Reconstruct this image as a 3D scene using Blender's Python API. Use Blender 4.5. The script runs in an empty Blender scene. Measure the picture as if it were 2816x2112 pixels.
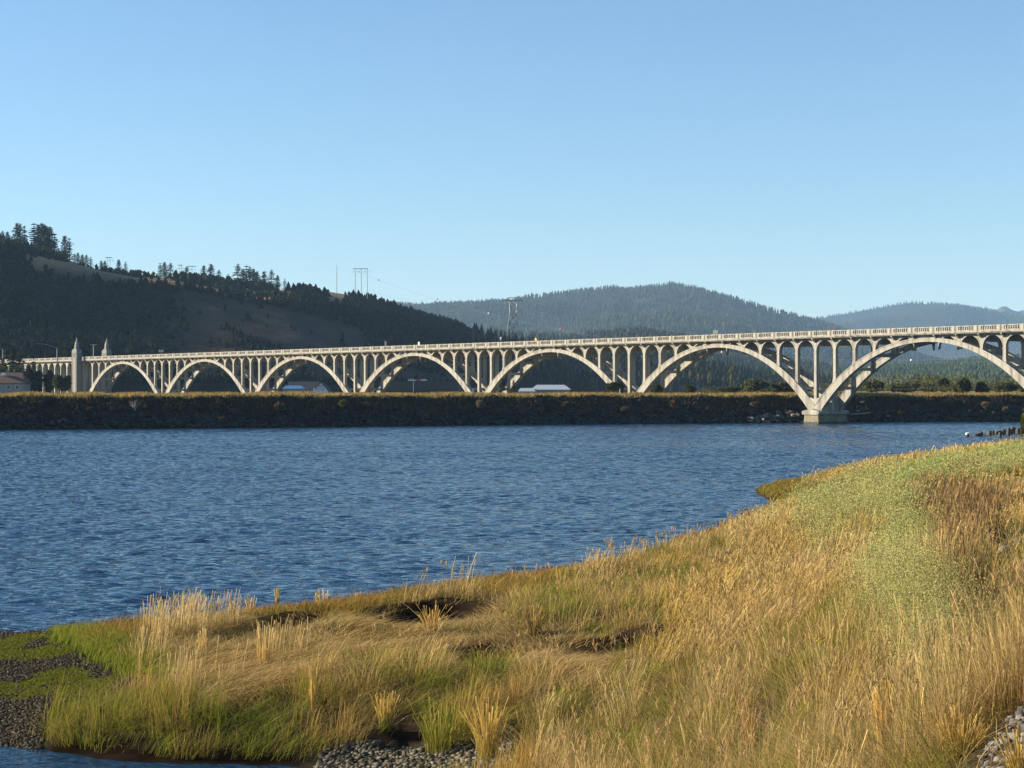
import bpy, math, random
import numpy as np
from mathutils import Vector, Matrix

SC = bpy.context.scene
R = math.radians
# ------------------------------------------------------------------ camera
F, CX, HV, EYE = 5000.0, 1408.0, 1080.0, 7.8      # focal length and horizon in photo pixels, eye height over the water
cam = bpy.data.cameras.new('camera')
cam.sensor_width = 36.0
cam.lens = F / 2816.0 * 36.0
cam.clip_start = 0.5
cam.clip_end = 40000
camo = bpy.data.objects.new('camera', cam)
SC.collection.objects.link(camo)
camo.location = (0, 0, EYE)
camo.rotation_euler = (R(90) + math.atan((HV - 1056.0) / F), 0, 0)
SC.camera = camo
# ------------------------------------------------------------------ sky and sun
SUN_HEAD, SUN_EL = R(-82), R(17)                    # heading from +Y, negative = left of the view
W = bpy.data.worlds.new('World')
SC.world = W
W.use_nodes = True
nt = W.node_tree
nt.nodes.clear()
sky = nt.nodes.new('ShaderNodeTexSky')
sky.sky_type = 'NISHITA'
sky.sun_disc = False
sky.sun_elevation = SUN_EL
sky.sun_rotation = SUN_HEAD
sky.altitude = 0
sky.air_density = 1.0
sky.dust_density = 0.02
sky.ozone_density = 4.2
bg = nt.nodes.new('ShaderNodeBackground')
bg.inputs['Strength'].default_value = 0.0605
wo = nt.nodes.new('ShaderNodeOutputWorld')
nt.links.new(sky.outputs[0], bg.inputs[0])
nt.links.new(bg.outputs[0], wo.inputs[0])
sun = bpy.data.lights.new('sun', 'SUN')
sun.energy = 4.8
sun.angle = R(0.5)
sun.color = (1.0, 0.87, 0.68)
suno = bpy.data.objects.new('sun', sun)
SC.collection.objects.link(suno)
sdir = Vector((math.sin(SUN_HEAD) * math.cos(SUN_EL), math.cos(SUN_HEAD) * math.cos(SUN_EL), math.sin(SUN_EL)))
suno.rotation_euler = sdir.to_track_quat('Z', 'Y').to_euler()
SC.view_settings.view_transform = 'Standard'
SC.view_settings.look = 'None'
SC.view_settings.exposure = 1.6
SC.view_settings.gamma = 1.0
SC.cycles.use_denoising = True
SC.cycles.max_bounces = 6
SC.cycles.transparent_max_bounces = 6
HAZE = 4.2e-5
ALB = 0.66            # one scale for the reflectances below, so that sunlit surfaces match at this exposure

# ------------------------------------------------------------------ helpers
def P(u, v, Y):
    """photo pixel at depth Y -> point in the place"""
    return ((u - CX) / F * Y, Y, EYE - (v - HV) / F * Y)

def lin(r, g, b):
    f = lambda c: ((c / 255 + 0.055) / 1.055) ** 2.4 if c > 10 else c / 255 / 12.92
    return (f(r), f(g), f(b))

def tag(o, label=None, cat=None, group=None, kind=None):
    if label: o['label'] = label
    if cat: o['category'] = cat
    if group: o['group'] = group
    if kind: o['kind'] = kind
    return o

def link(o, parent=None):
    SC.collection.objects.link(o)
    if parent is not None: o.parent = parent
    return o

def empty(name, loc=(0, 0, 0), rz=0.0):
    o = bpy.data.objects.new(name, None)
    o.location = loc
    o.rotation_euler = (0, 0, rz)
    o.empty_display_size = 0.5
    return link(o)

def mesh_np(name, V, faces, col=None, smooth=False):
    """faces: list of integer arrays (n,k)"""
    me = bpy.data.meshes.new(name)
    V = np.asarray(V, np.float32).reshape(-1, 3)
    me.vertices.add(len(V))
    me.vertices.foreach_set('co', V.ravel())
    faces = [np.asarray(f, np.int32) for f in faces if len(f)]
    lv = np.concatenate([f.ravel() for f in faces])
    tot = np.concatenate([np.full(len(f), f.shape[1], np.int32) for f in faces])
    st = np.concatenate([[0], np.cumsum(tot)[:-1]]).astype(np.int32)
    me.loops.add(len(lv))
    me.loops.foreach_set('vertex_index', lv)
    me.polygons.add(len(tot))
    me.polygons.foreach_set('loop_start', st)
    if smooth:
        me.polygons.foreach_set('use_smooth', np.ones(len(tot), bool))
    me.update(calc_edges=True)
    if col is not None:
        a = me.color_attributes.new('Col', 'FLOAT_COLOR', 'POINT')
        c = np.ones((len(V), 4), np.float32)
        c[:, :3] = np.asarray(col) * ALB
        a.data.foreach_set('color', c.ravel())
    return me

def put(name, me, mat, parent=None):
    if mat is not None and not me.materials:
        me.materials.append(mat)
    return link(bpy.data.objects.new(name, me), parent)

class MB:
    """collects boxes, tubes and polygons and builds them as one mesh"""
    def __init__(s): s.v = []; s.f = []
    def add(s, vs, fs):
        o = len(s.v); s.v += [tuple(map(float, p)) for p in vs]; s.f += [tuple(i + o for i in f) for f in fs]
    def box(s, x0, x1, y0, y1, z0, z1):
        s.add([(x0, y0, z0), (x1, y0, z0), (x1, y1, z0), (x0, y1, z0), (x0, y0, z1), (x1, y0, z1), (x1, y1, z1), (x0, y1, z1)],
              [(3, 2, 1, 0), (4, 5, 6, 7), (0, 1, 5, 4), (1, 2, 6, 5), (2, 3, 7, 6), (3, 0, 4, 7)])
    def frustum(s, cx, cy, z0, z1, a0, b0, a1, b1):
        q = lambda a, b, z: [(cx - a, cy - b, z), (cx + a, cy - b, z), (cx + a, cy + b, z), (cx - a, cy + b, z)]
        s.add(q(a0, b0, z0) + q(a1, b1, z1), [(3, 2, 1, 0), (4, 5, 6, 7), (0, 1, 5, 4), (1, 2, 6, 5), (2, 3, 7, 6), (3, 0, 4, 7)])
    def tube(s, pts, r, n=6):
        pts = [Vector(p) for p in pts]
        rr = r if isinstance(r, (list, tuple)) else [r] * len(pts)
        base = len(s.v)
        for i, p in enumerate(pts):
            t = (pts[min(i + 1, len(pts) - 1)] - pts[max(i - 1, 0)]).normalized()
            a = t.cross(Vector((0, 0, 1)) if abs(t.z) < .9 else Vector((1, 0, 0))).normalized()
            b = t.cross(a)
            for k in range(n):
                w = 2 * math.pi * k / n
                s.v.append(tuple(p + (a * math.cos(w) + b * math.sin(w)) * rr[i]))
        for i in range(len(pts) - 1):
            for k in range(n):
                s.f.append((base + i * n + k, base + i * n + (k + 1) % n, base + (i + 1) * n + (k + 1) % n, base + (i + 1) * n + k))
        s.f.append(tuple(base + k for k in reversed(range(n))))
        s.f.append(tuple(base + (len(pts) - 1) * n + k for k in range(n)))
    def prism(s, poly, y0, y1, axis='y'):
        """poly in (x,z), extruded along y"""
        n = len(poly)
        s.add([(x, y0, z) for x, z in poly] + [(x, y1, z) for x, z in poly],
              [tuple(range(n)), tuple(range(2 * n - 1, n - 1, -1))] + [(i, (i + 1) % n + 0, (i + 1) % n + n, i + n)[::-1] for i in range(n)])
    def mesh(s, name, smooth=False):
        me = bpy.data.meshes.new(name)
        me.from_pydata(s.v, [], s.f)
        if smooth:
            me.polygons.foreach_set('use_smooth', [True] * len(me.polygons))
        me.update()
        return me
    def build(s, name, mat, parent=None, smooth=False):
        me = s.mesh(name, smooth)
        me.materials.append(mat)
        return link(bpy.data.objects.new(name, me), parent)

# --- value noise in numpy
def _h(ix, iy, seed):
    n = (ix * 374761393 + iy * 668265263 + seed * 974711) & 0x7fffffff
    n = ((n ^ (n >> 13)) * 1274126177) & 0x7fffffff
    n = (n ^ (n >> 16)) & 0xffff
    return n / 65535.0
def vnoise(x, y, seed=0):
    x = np.asarray(x, float); y = np.asarray(y, float)
    ix = np.floor(x).astype(np.int64); iy = np.floor(y).astype(np.int64)
    fx = x - ix; fy = y - iy
    fx = fx * fx * (3 - 2 * fx); fy = fy * fy * (3 - 2 * fy)
    a = _h(ix, iy, seed); b = _h(ix + 1, iy, seed); c = _h(ix, iy + 1, seed); d = _h(ix + 1, iy + 1, seed)
    return (a + (b - a) * fx) * (1 - fy) + (c + (d - c) * fx) * fy
def fbm(x, y, seed=0, o=4):
    r = 0; a = 0.5; t = 0
    for k in range(o):
        r = r + a * vnoise(np.asarray(x) * 2 ** k, np.asarray(y) * 2 ** k, seed + k * 17); t += a; a *= 0.5
    return r / t        # 0..1
def sstep(a, b, x):
    t = np.clip((np.asarray(x, float) - a) / (b - a), 0, 1)
    return t * t * (3 - 2 * t)

# ------------------------------------------------------------------ materials
class NT:
    def __init__(s, name):
        s.m = bpy.data.materials.new(name); s.m.use_nodes = True
        s.t = s.m.node_tree; s.t.nodes.clear()
        s.out = s.n('OutputMaterial')
    def n(s, k, **kw):
        o = s.t.nodes.new('ShaderNode' + k)
        for a, b in kw.items(): setattr(o, a, b)
        return o
    def l(s, a, b): s.t.links.new(a, b)
    def noise(s, scale, detail=4, rough=.6, vec=None):
        o = s.n('TexNoise'); o.inputs['Scale'].default_value = scale; o.inputs['Detail'].default_value = detail; o.inputs['Roughness'].default_value = rough
        if vec is not None: s.l(vec, o.inputs['Vector'])
        return o.outputs['Fac']
    def ramp(s, fac, stops):
        o = s.n('ValToRGB'); e = o.color_ramp.elements
        while len(e) < len(stops): e.new(.5)
        for i, (p, c) in enumerate(stops): e[i].position = p; e[i].color = (*c, 1) if len(c) == 3 else c
        s.l(fac, o.inputs[0]); return o.outputs[0]
    def mix(s, a, b, fac, mode='MIX'):
        o = s.n('Mix', data_type='RGBA', blend_type=mode)
        for sock, val in ((o.inputs[0], fac), (o.inputs[6], a), (o.inputs[7], b)):
            if isinstance(val, bpy.types.NodeSocket): s.l(val, sock)
            elif isinstance(val, (int, float)): sock.default_value = val
            else: sock.default_value = (*val, 1)
        return o.outputs[2]
    def coords(s, scale=(1, 1, 1), kind='Object'):
        c = s.n('TexCoord'); m = s.n('Mapping'); m.inputs['Scale'].default_value = scale
        s.l(c.outputs[kind], m.inputs[0]); return m.outputs[0]
    def bsdf(s, col, rough=.8, bump=None, bstr=.3, bdist=.05, **kw):
        b = s.n('BsdfPrincipled')
        if isinstance(col, bpy.types.NodeSocket): s.l(col, b.inputs['Base Color'])
        else: b.inputs['Base Color'].default_value = (*col, 1)
        b.inputs['Roughness'].default_value = rough
        b.inputs['Specular IOR Level'].default_value = kw.pop('spec', .3)
        for k, v in kw.items(): b.inputs[k.replace('_', ' ')].default_value = v
        if bump is not None:
            bp = s.n('Bump'); bp.inputs['Strength'].default_value = bstr; bp.inputs['Distance'].default_value = bdist
            s.l(bump, bp.inputs['Height']); s.l(bp.outputs[0], b.inputs['Normal'])
        s.l(b.outputs[0], s.out.inputs['Surface']); return s.m

def plain(name, col, rough=.7, var=.25, scale=3.0, metal=0.0):
    m = NT(name)
    if max(col) < .7: col = tuple(x * ALB for x in col)
    f = m.noise(scale, 5, .6, m.coords())
    c = m.ramp(f, [(.3, tuple(x * (1 - var) for x in col)), (.7, tuple(min(1, x * (1 + var)) for x in col))])
    return m.bsdf(c, rough, Metallic=metal)

def vcol_mat(name, trans=0.35, rough=.9, nscale=None):
    m = NT(name)
    a = m.n('Attribute', attribute_name='Col')
    c = a.outputs['Color']
    if nscale:
        f = m.noise(nscale, 4, .65, m.coords())
        c = m.mix(c, m.ramp(f, [(.3, (.55, .55, .55)), (.7, (1.4, 1.4, 1.4))]), 1.0, 'MULTIPLY')
    d = m.n('BsdfDiffuse'); m.l(c, d.inputs['Color'])
    if trans > 0:
        t = m.n('BsdfTranslucent'); m.l(c, t.inputs['Color'])
        x = m.n('MixShader'); x.inputs[0].default_value = trans
        m.l(d.outputs[0], x.inputs[1]); m.l(t.outputs[0], x.inputs[2]); m.l(x.outputs[0], m.out.inputs['Surface'])
    else:
        m.l(d.outputs[0], m.out.inputs['Surface'])
    return m.m

def pier_mat():
    m = NT('stained_pier_concrete'); v = m.coords()
    c = m.ramp(m.noise(.8, 5, .65, v), [(.3, (.10, .085, .05)), (.7, (.20, .175, .115))])
    z = m.n('SeparateXYZ'); m.l(m.coords(), z.inputs[0]); w = m.n('Math', operation='MULTIPLY_ADD'); m.l(m.noise(1.5, 3, .5, v), w.inputs[0]); w.inputs[1].default_value = .9; m.l(z.outputs['Z'], w.inputs[2])
    return m.bsdf(m.mix((.035, .036, .022), c, m.ramp(w.outputs[0], [(.0, (0, 0, 0)), (.9, (0, 0, 0)), (1.0, (1, 1, 1))])), .75)
def concrete_mat():
    m = NT('weathered_concrete')
    v = m.coords()
    n1 = m.noise(.22, 6, .65, v)
    n2 = m.noise(1.6, 6, .7, v)
    st = m.noise(1.0, 5, .6, m.coords((.9, .9, .06)))
    c = m.ramp(n1, [(.3, (.248, .235, .198)), (.7, (.328, .314, .270))])
    c = m.mix(c, (.145, .13, .098), m.ramp(n2, [(.5, (0, 0, 0)), (.75, (.75, .75, .75))]))
    c = m.mix(c, (.085, .077, .06), m.ramp(st, [(.47, (0, 0, 0)), (.68, (.85, .85, .85))]))
    return m.bsdf(c, .85, bump=n2, bstr=.25, bdist=.06)
M = {}
M['concrete'] = concrete_mat(); M['pier_stain'] = pier_mat()
M['grey_concrete'] = plain('grey_concrete', (.24, .235, .215), .85, .3, 1.2)
M['asphalt'] = plain('asphalt', (.05, .05, .052), .9)
M['vcol'] = vcol_mat('plant_leaves')
M['vcolsolid'] = vcol_mat('ground_cover', 0.0, nscale=1.2)
M['stone'] = plain('grey_stone', (.20, .19, .17), .85, .5, 2.5)
M['bark'] = plain('bark', (.09, .07, .055), .9, .3, 4)
M['wood_pole'] = plain('weathered_pole', (.42, .38, .33), .8, .2, 2)
M['steel'] = plain('galvanised_steel', (.35, .36, .37), .5, .15, 2, .5)
M['shaded_tower_steel'] = plain('shaded_tower_steel', (.06, .065, .07), .6, .2, 1)  # lower tower only: same steel with its shade put into the colour
M['steel_dark'] = plain('dull_steel', (.16, .17, .18), .55, .15, 2, .3)
M['white'] = plain('white_paint', (.72, .72, .70), .6, .06)
M['metal_roof'] = plain('pale_metal_roof', (.52, .58, .62), .5, .1)
M['blue_roof'] = plain('blue_metal_roof', (.10, .24, .48), .5, .12)
M['brown_roof'] = plain('brown_shingle', (.16, .10, .075), .9, .3, 6)
M['dark_roof'] = plain('dark_shingle', (.045, .05, .06), .9, .3, 6)
M['glass'] = NT('window_glass').bsdf((.03, .04, .05), .1, spec=.5)
M['red'] = plain('red_paint', (.40, .04, .03), .4, .1)
M['orange'] = plain('orange_paint', (.62, .27, .03), .5, .1)
M['green'] = plain('sign_green', (.004, .05, .028), .5, .1)
M['black'] = plain('dark_letter_paint', (.03, .035, .05), .7, .1)
M['rubber'] = plain('rubber', (.02, .02, .02), .8, .1)
M['pile'] = plain('wet_pile_wood', (.10, .082, .055), .8, .5, 3)
M['ball_orange'] = plain('ball_orange', (.75, .22, .06), .4, .05)
M['ball_white'] = plain('ball_white', (.85, .85, .82), .4, .05)
M['driftwood'] = plain('driftwood', (.48, .44, .38), .85, .25, 2)
M['flower_yellow'] = plain('yellow_petals', (.62, .42, .02), .7, .2, 20)
M['flower_white'] = plain('white_petals', (.80, .80, .76), .7, .1, 20)
M['stem'] = plain('green_stem', (.26, .26, .08), .8, .2, 5)
M['wire'] = plain('wire', (.30, .29, .28), .5, .1, 1, .4)

# ================================================================== SETTING
# ---- near shore: elevation from a thin-plate spline through levelled points
def G(u, v, e):
    Y = (EYE - e) * F / (v - HV)
    return ((u - CX) / F * Y, Y, e)
CP = [G(0, 1742, 0), G(420, 1705, .0), G(815, 1680, 0), G(1150, 1620, .0), G(1782, 1535, 0), G(2060, 1445, 0), G(2135, 1402, 0), G(2085, 1362, 0), G(2080, 1345, 0),
      (25, 160, 0), (33, 186, 0), (48, 205, 0), (75, 222, 0), (125, 262, 0), (190, 300, 0),
      G(0, 2040, 0), G(230, 2070, .0), G(600, 2088, .02), G(891, 2112, .0), (-2, 34, .0), (-2.2, 29, 0), (-2, 20, 0), (-3, 8, 0), (-5, -10, 0),
      G(-500, 1760, 0), G(-500, 2020, 0),
      G(300, 1850, .3), G(100, 1900, .2), G(600, 1800, .55), G(1000, 1760, .65), G(1400, 1650, .8), G(900, 1950, .6), G(500, 1990, .5), G(1400, 2070, .45), G(1180, 2105, .12), G(1200, 1900, .8), G(1180, 1683, .95), G(920, 1706, .8), G(700, 1728, .6), G(1300, 1668, .9),
      G(1600, 1800, 1.0), G(1782, 1620, .9), G(2000, 1470, .9), G(2300, 1340, .9), G(2230, 1500, 1.9), G(2400, 1420, 2.6), G(2600, 1310, 3.2), G(2816, 1262, 2.9), G(2450, 1285, 1.6), G(2673, 1252, 1.4),
      (44, 188, 1.0), (60, 200, 1.15), (90, 215, 1.4), (140, 235, 1.8),
      G(2816, 1500, 4.9), G(2700, 2112, 5.0), G(2500, 2000, 4.1), G(2816, 1800, 5.2), G(2200, 2112, 2.8), G(1900, 2112, 1.7), G(1700, 2112, 1.0), G(1900, 1800, 1.6), G(2200, 1800, 2.8), G(2500, 1700, 4.0),
      (0, 0, 6.1), (4, 4, 6.2), (-1.5, 4, 4.5), (12, 12, 6.2), (25, 40, 5.8), (40, 80, 5.2), (70, 130, 4.8), (120, 180, 4.6), (60, 40, 6.2), (120, 100, 6), (160, 200, 5.5),
      (-14, 25, -1.5), (-40, 30, -1.5), (-15, 5, -2), (-35, 70, -1.5), (-18, 80, -1.8), (-2, 95, -1.8), (10, 120, -1.8), (10, 150, -1.6), (18, 190, -2), (40, 225, -2), (90, 260, -2), (-60, 120, -2.5), (-20, 160, -2.5), (0, 260, -2.5), (120, 310, -2), (190, 340, -2)]
CP = np.array(CP)
def _k(r2): return np.where(r2 > 1e-9, r2 * np.log(np.maximum(r2, 1e-9)), 0)
_n = len(CP)
_A = np.zeros((_n + 3, _n + 3))
_A[:_n, :_n] = _k((CP[:, None, 0] - CP[None, :, 0]) ** 2 + (CP[:, None, 1] - CP[None, :, 1]) ** 2) + np.eye(_n) * 8
_A[:_n, _n] = 1; _A[:_n, _n + 1:] = CP[:, :2]; _A[_n, :_n] = 1; _A[_n + 1:, :_n] = CP[:, :2].T
_w = np.linalg.solve(_A, np.concatenate([CP[:, 2], [0, 0, 0]]))
def tps(x, y):
    o = np.full(x.shape, _w[_n]) + _w[_n + 1] * x + _w[_n + 2] * y
    for i in range(_n): o += _w[i] * _k((x - CP[i, 0]) ** 2 + (y - CP[i, 1]) ** 2)
    return o
HOLLOWS = [G(800, 1800, .5)[:2] + (.55, .6, .5),
           G(1560, 2020, .5)[:2] + (.35, .6, .4), G(2100, 1990, 2.3)[:2] + (.5, .5, .4), G(1130, 1990, .6)[:2] + (.6, .9, .3)]
GX0, GX1, GY0, GY1, GD = -70.0, 190.0, -12.0, 330.0, 0.5
gx = np.arange(GX0, GX1 + .1, GD); gy = np.arange(GY0, GY1 + .1, GD)
XX, YY = np.meshgrid(gx, gy)
EL = np.clip(tps(XX, YY), -2.5, 7)
land = sstep(.15, .8, EL)
EL = EL + land * ((fbm(XX / 5, YY / 5, 3, 3) - .5) * .55 + (fbm(XX / 1.4, YY / 1.4, 9, 2) - .5) * .22)
for hx, hy, rx, ry, dp in HOLLOWS:
    EL = EL - dp * np.exp(-(((XX - hx) / rx) ** 2 + ((YY - hy) / ry) ** 2) ** 2)
# gully beside the right-hand path
SCARPS = [(-2.7, 61.4, 1.9, .68), (-7.2, 59.8, 1.0, .50), (3.2, 50.0, 1.7, .20), (-1.0, 50.5, .8, .3)]
for cx_, yb_, wx_, dp_ in SCARPS:
    dd = yb_ + .25 * np.sin(XX * 2.1) - YY
    EL = EL - dp_ * sstep(0, .5, dd) * (1 - sstep(2.5, 10, dd)) * np.exp(-((XX - cx_) / (wx_ + .12 * np.clip(dd, 0, 9))) ** 4) + .12 * sstep(-2.5, -.2, dd) * (1 - sstep(-.2, .1, dd)) * np.exp(-((XX - cx_) / wx_) ** 4)
gl = XX - .258 * YY - .25 * np.sin(YY * .35)
EL = EL - 1.1 * np.exp(-(gl / .8) ** 2) * sstep(17, 20, YY) * (1 - sstep(34, 40, YY))
def elev(x, y):
    fx = np.clip((np.asarray(x, float) - GX0) / GD, 0, len(gx) - 1.001); fy = np.clip((np.asarray(y, float) - GY0) / GD, 0, len(gy) - 1.001)
    ix = fx.astype(int); iy = fy.astype(int); fx -= ix; fy -= iy
    return (EL[iy, ix] * (1 - fx) + EL[iy, ix + 1] * fx) * (1 - fy) + (EL[iy + 1, ix] * (1 - fx) + EL[iy + 1, ix + 1] * fx) * fy
def uv(x, y, z):
    """photo position in the 2212-wide preview's pixels, used to look up which kind of plant grows where"""
    return ((x / y * F + CX) / 1.27306, (HV - (z - EYE) / y * F) / 1.27306)

def inpoly(u, v, poly):
    c = np.zeros(u.shape, bool); n = len(poly)
    for i in range(n):
        x0, y0 = poly[i]; x1, y1 = poly[(i + 1) % n]
        m = ((y0 > v) != (y1 > v)) & (u < (x1 - x0) * (v - y0) / (y1 - y0 + 1e-9) + x0)
        c ^= m
    return c
GRAVEL1 = [(-300, 1340), (175, 1352), (215, 1400), (300, 1440), (330, 1490), (230, 1510), (130, 1530), (95, 1570), (90, 1630), (-300, 1640)]
GRAVEL2 = [(640, 1690), (700, 1622), (860, 1608), (1010, 1620), (1110, 1612), (1110, 1690)]
GULLY = [(2072, 1215), (2122, 1195), (2138, 1300), (2118, 1440), (2082, 1430)]
GRAVEL3 = [(2110, 1720), (2125, 1620), (2160, 1570), (2260, 1500), (2400, 1500), (2400, 1720)]
WEEDS = [[(1712, 1165), (1740, 1130), (1800, 1085), (1930, 1045), (2000, 1005), (2040, 965), (2120, 955), (2200, 965), (2230, 1010), (2200, 1060), (2060, 1075), (1990, 1100), (1985, 1160), (1960, 1200), (1850, 1240), (1760, 1225)],
         [(1900, 1275), (1985, 1262), (2040, 1300), (2055, 1400), (2085, 1500), (2060, 1570), (2000, 1590), (1960, 1500), (1890, 1440), (1865, 1330)]]
BROWNTALL = [(1985, 1070), (2120, 1060), (2180, 1100), (2150, 1180), (2060, 1200), (2000, 1190)]
BROWN2 = [(2035, 1205), (2075, 1195), (2085, 1430), (2055, 1420)]

# ground mesh (near shore)
uu, vv = uv(XX, np.maximum(YY, 3), EL)
gn = fbm(XX / 1.1, YY / 2.2, 40, 4); gn2 = fbm(XX / .35, YY / .35, 44, 3)
soil = np.array([.085, .06, .035]); gravel = np.array([.07, .058, .038]); algae = np.array([.145, .165, .02]); mud_and_shade = np.array([.024, .016, .010])
gc = np.ones(XX.shape + (3,)) * soil
gc = gc + (fbm(XX / 3, YY / 3, 50)[..., None] - .5) * .05 * np.array([1, .8, .5])
mg = inpoly(uu, vv, GRAVEL1) | inpoly(uu, vv, GRAVEL2) | inpoly(uu, vv, GRAVEL3) 
gc[mg] = gravel * (.7 + .6 * gn2[mg][:, None])
ma = inpoly(uu, vv, [(-300, 1350), (190, 1350), (340, 1440), (345, 1500), (200, 1510), (-20, 1520), (-300, 1500)])
am = sstep(.50, .63, gn + .10 * (uu - 120) / 200) * ma
gc = gc * (1 - am[..., None]) + algae * am[..., None]
und = sstep(.34, .1, EL) * (YY < 120) * (~mg)
for cx_, yb_, wx_, dp_ in SCARPS: und = np.maximum(und, np.exp(-((XX - cx_) / wx_) ** 4) * (yb_ - YY > -.4) * (yb_ - YY < 1.0))  # bare mud on the cut banks, darkened further for the overhang's shade
gc = gc * (1 - und[..., None]) + mud_and_shade * und[..., None]
ny, nx = XX.shape
ii = np.arange(ny * nx).reshape(ny, nx)
quads = np.stack([ii[:-1, :-1], ii[:-1, 1:], ii[1:, 1:], ii[1:, :-1]], -1).reshape(-1, 4)
me = mesh_np('river_bank', np.stack([XX, YY, EL], -1), [quads], np.maximum(gc, .005).reshape(-1, 3), True)
tag(put('river_bank', me, M['vcolsolid']), kind='structure')

# ---- water
rows = np.concatenate([np.arange(22, 60, .13), np.arange(60, 500, .29), np.arange(500, 650, 1.5)])
ac = np.concatenate([np.linspace(-.75, -.36, 30)[:-1], np.linspace(-.36, .36, 380), np.linspace(.36, .75, 30)[1:]])
AA, RY = np.meshgrid(ac, rows); RX = AA * RY
rng = np.random.default_rng(5)
H = np.zeros(RX.shape)
for k in range(80):
    lam = .36 * (7 ** rng.random()); th = R(90 + 18) + rng.normal(0, .5)
    kk = 2 * math.pi / lam; kx, ky = kk * math.cos(th), kk * math.sin(th)
    st = .036 * (1.2 if lam < 1.2 else .62)
    dy = np.where(RY < 60, .13, .29)
    amp = st / kk * sstep(1.8, 3.2, lam / dy)
    H += amp * np.sin(kx * RX + ky * RY + rng.random() * 6.28)
gust = .30 + .65 * fbm(RX / 30, RY / 45, 70, 3) + .75 * fbm(RX / 85, RY / 13, 74, 3)
H *= gust * (.12 + .88 * sstep(43, 56, RY))
ny, nx = RX.shape
ii = np.arange(ny * nx).reshape(ny, nx)
quads = np.stack([ii[:-1, :-1], ii[:-1, 1:], ii[1:, 1:], ii[1:, :-1]], -1).reshape(-1, 4)
m = NT('river_water')
v = m.coords((1, 1, 1))
va = m.coords((.8, 2.0, 1)); vb = m.coords((.3, .8, 1))
b1 = m.noise(1.7, 3, .55, va); b2 = m.noise(1.2, 3, .6, vb)
bs = m.n('Math', operation='ADD'); m.l(b1, bs.inputs[0]); m.l(b2, bs.inputs[1])
wat = m.bsdf((.006, .036, .078), .07, bump=bs.outputs[0], bstr=1.0, bdist=.22, spec=.5, IOR=1.333)
gp = m.n('NewGeometry'); sx_ = m.n('SeparateXYZ'); m.l(gp.outputs['Position'], sx_.inputs[0]); mr = m.n('MapRange'); m.l(sx_.outputs['Y'], mr.inputs[0])
mr.inputs[1].default_value = 60; mr.inputs[2].default_value = 260; mr.inputs[3].default_value = .20; mr.inputs[4].default_value = .34      # the open river is choppier than the lee of the bank
for nd in m.t.nodes:
    if nd.type == 'BUMP': m.l(mr.outputs[0], nd.inputs['Distance'])
me = mesh_np('water', np.stack([RX, RY, H], -1), [quads], None, True)
tag(put('water', me, wat), kind='structure')

# ---- far embankment (jetty) across the river
BU = np.array([-2600, -700, 0, 700, 1300, 2000, 2816, 3600, 5200]); BVv = np.array([1197, 1188, 1183, 1177.5, 1170, 1164.5, 1159, 1154, 1147])
us = np.arange(-2600, 5200, 6.)
vs = np.interp(us, BU, BVv); vs = np.convolve(np.pad(vs, 40, 'edge'), np.ones(81) / 81, 'valid')
bY = EYE * F / (vs - HV); bX = (us - CX) / F * bY
NB = np.array([-.42, .907])
offs = np.array([-6, -2, 0, .6, 1.2, 1.9, 2.6, 3.4, 4.2, 5.0, 5.8, 6.6, 7.4, 8.2, 9.0, 9.7, 10.3, 10.9, 11.6, 12.6, 14, 17, 21, 27, 35, 48, 65])
prof = np.interp(offs, [-6, -2, 0, 5, 10.6, 11.6, 14, 35, 65], [-2.2, -.9, .05, 3.3, 6.85, 7.15, 7.2, 7.2, 6.2])
BX = bX[:, None] + NB[0] * offs; BY = bY[:, None] + NB[1] * offs
face = sstep(-1, 1, offs) * (1 - sstep(10, 14, offs))
nz = (fbm(us[:, None] / 26 + offs * 0, offs * .45 + us[:, None] * 0, 21, 4) - .5) * 1.5 + (fbm(us[:, None] / 7., offs * 1.1, 25, 3) - .5) * 1.1
BZ = prof + nz * face * .75 + (fbm(us[:, None] / 60, offs * 0, 27, 3) - .5) * .5 * sstep(6, 11, offs)
bank_z = lambda u, o: None
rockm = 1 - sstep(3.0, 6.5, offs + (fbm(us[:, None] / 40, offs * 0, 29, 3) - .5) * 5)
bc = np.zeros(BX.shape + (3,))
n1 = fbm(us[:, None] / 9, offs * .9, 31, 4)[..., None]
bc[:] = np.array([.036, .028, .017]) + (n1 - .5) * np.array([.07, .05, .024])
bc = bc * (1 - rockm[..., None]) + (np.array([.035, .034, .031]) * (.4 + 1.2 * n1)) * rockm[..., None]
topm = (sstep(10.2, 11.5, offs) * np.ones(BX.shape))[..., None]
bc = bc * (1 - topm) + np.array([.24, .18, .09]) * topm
nu, no = BX.shape
ii = np.arange(nu * no).reshape(nu, no)
quads = np.stack([ii[:-1, :-1], ii[1:, :-1], ii[1:, 1:], ii[:-1, 1:]], -1).reshape(-1, 4)
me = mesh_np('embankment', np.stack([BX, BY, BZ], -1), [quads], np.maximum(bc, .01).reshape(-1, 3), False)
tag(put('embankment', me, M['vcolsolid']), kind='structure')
def bank_pt(u, o):
    i = np.clip((np.asarray(u, float) + 2600) / 6., 0, nu - 1.001); j = np.interp(o, offs, np.arange(no)); j = np.clip(j, 0, no - 1.001)
    i0 = i.astype(int); j0 = j.astype(int); fi = i - i0; fj = j - j0
    g = lambda A: (A[i0, j0] * (1 - fi) + A[i0 + 1, j0] * fi) * (1 - fj) + (A[i0, j0 + 1] * (1 - fi) + A[i0 + 1, j0 + 1] * fi) * fj
    return g(BX), g(BY), g(BZ)

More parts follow.
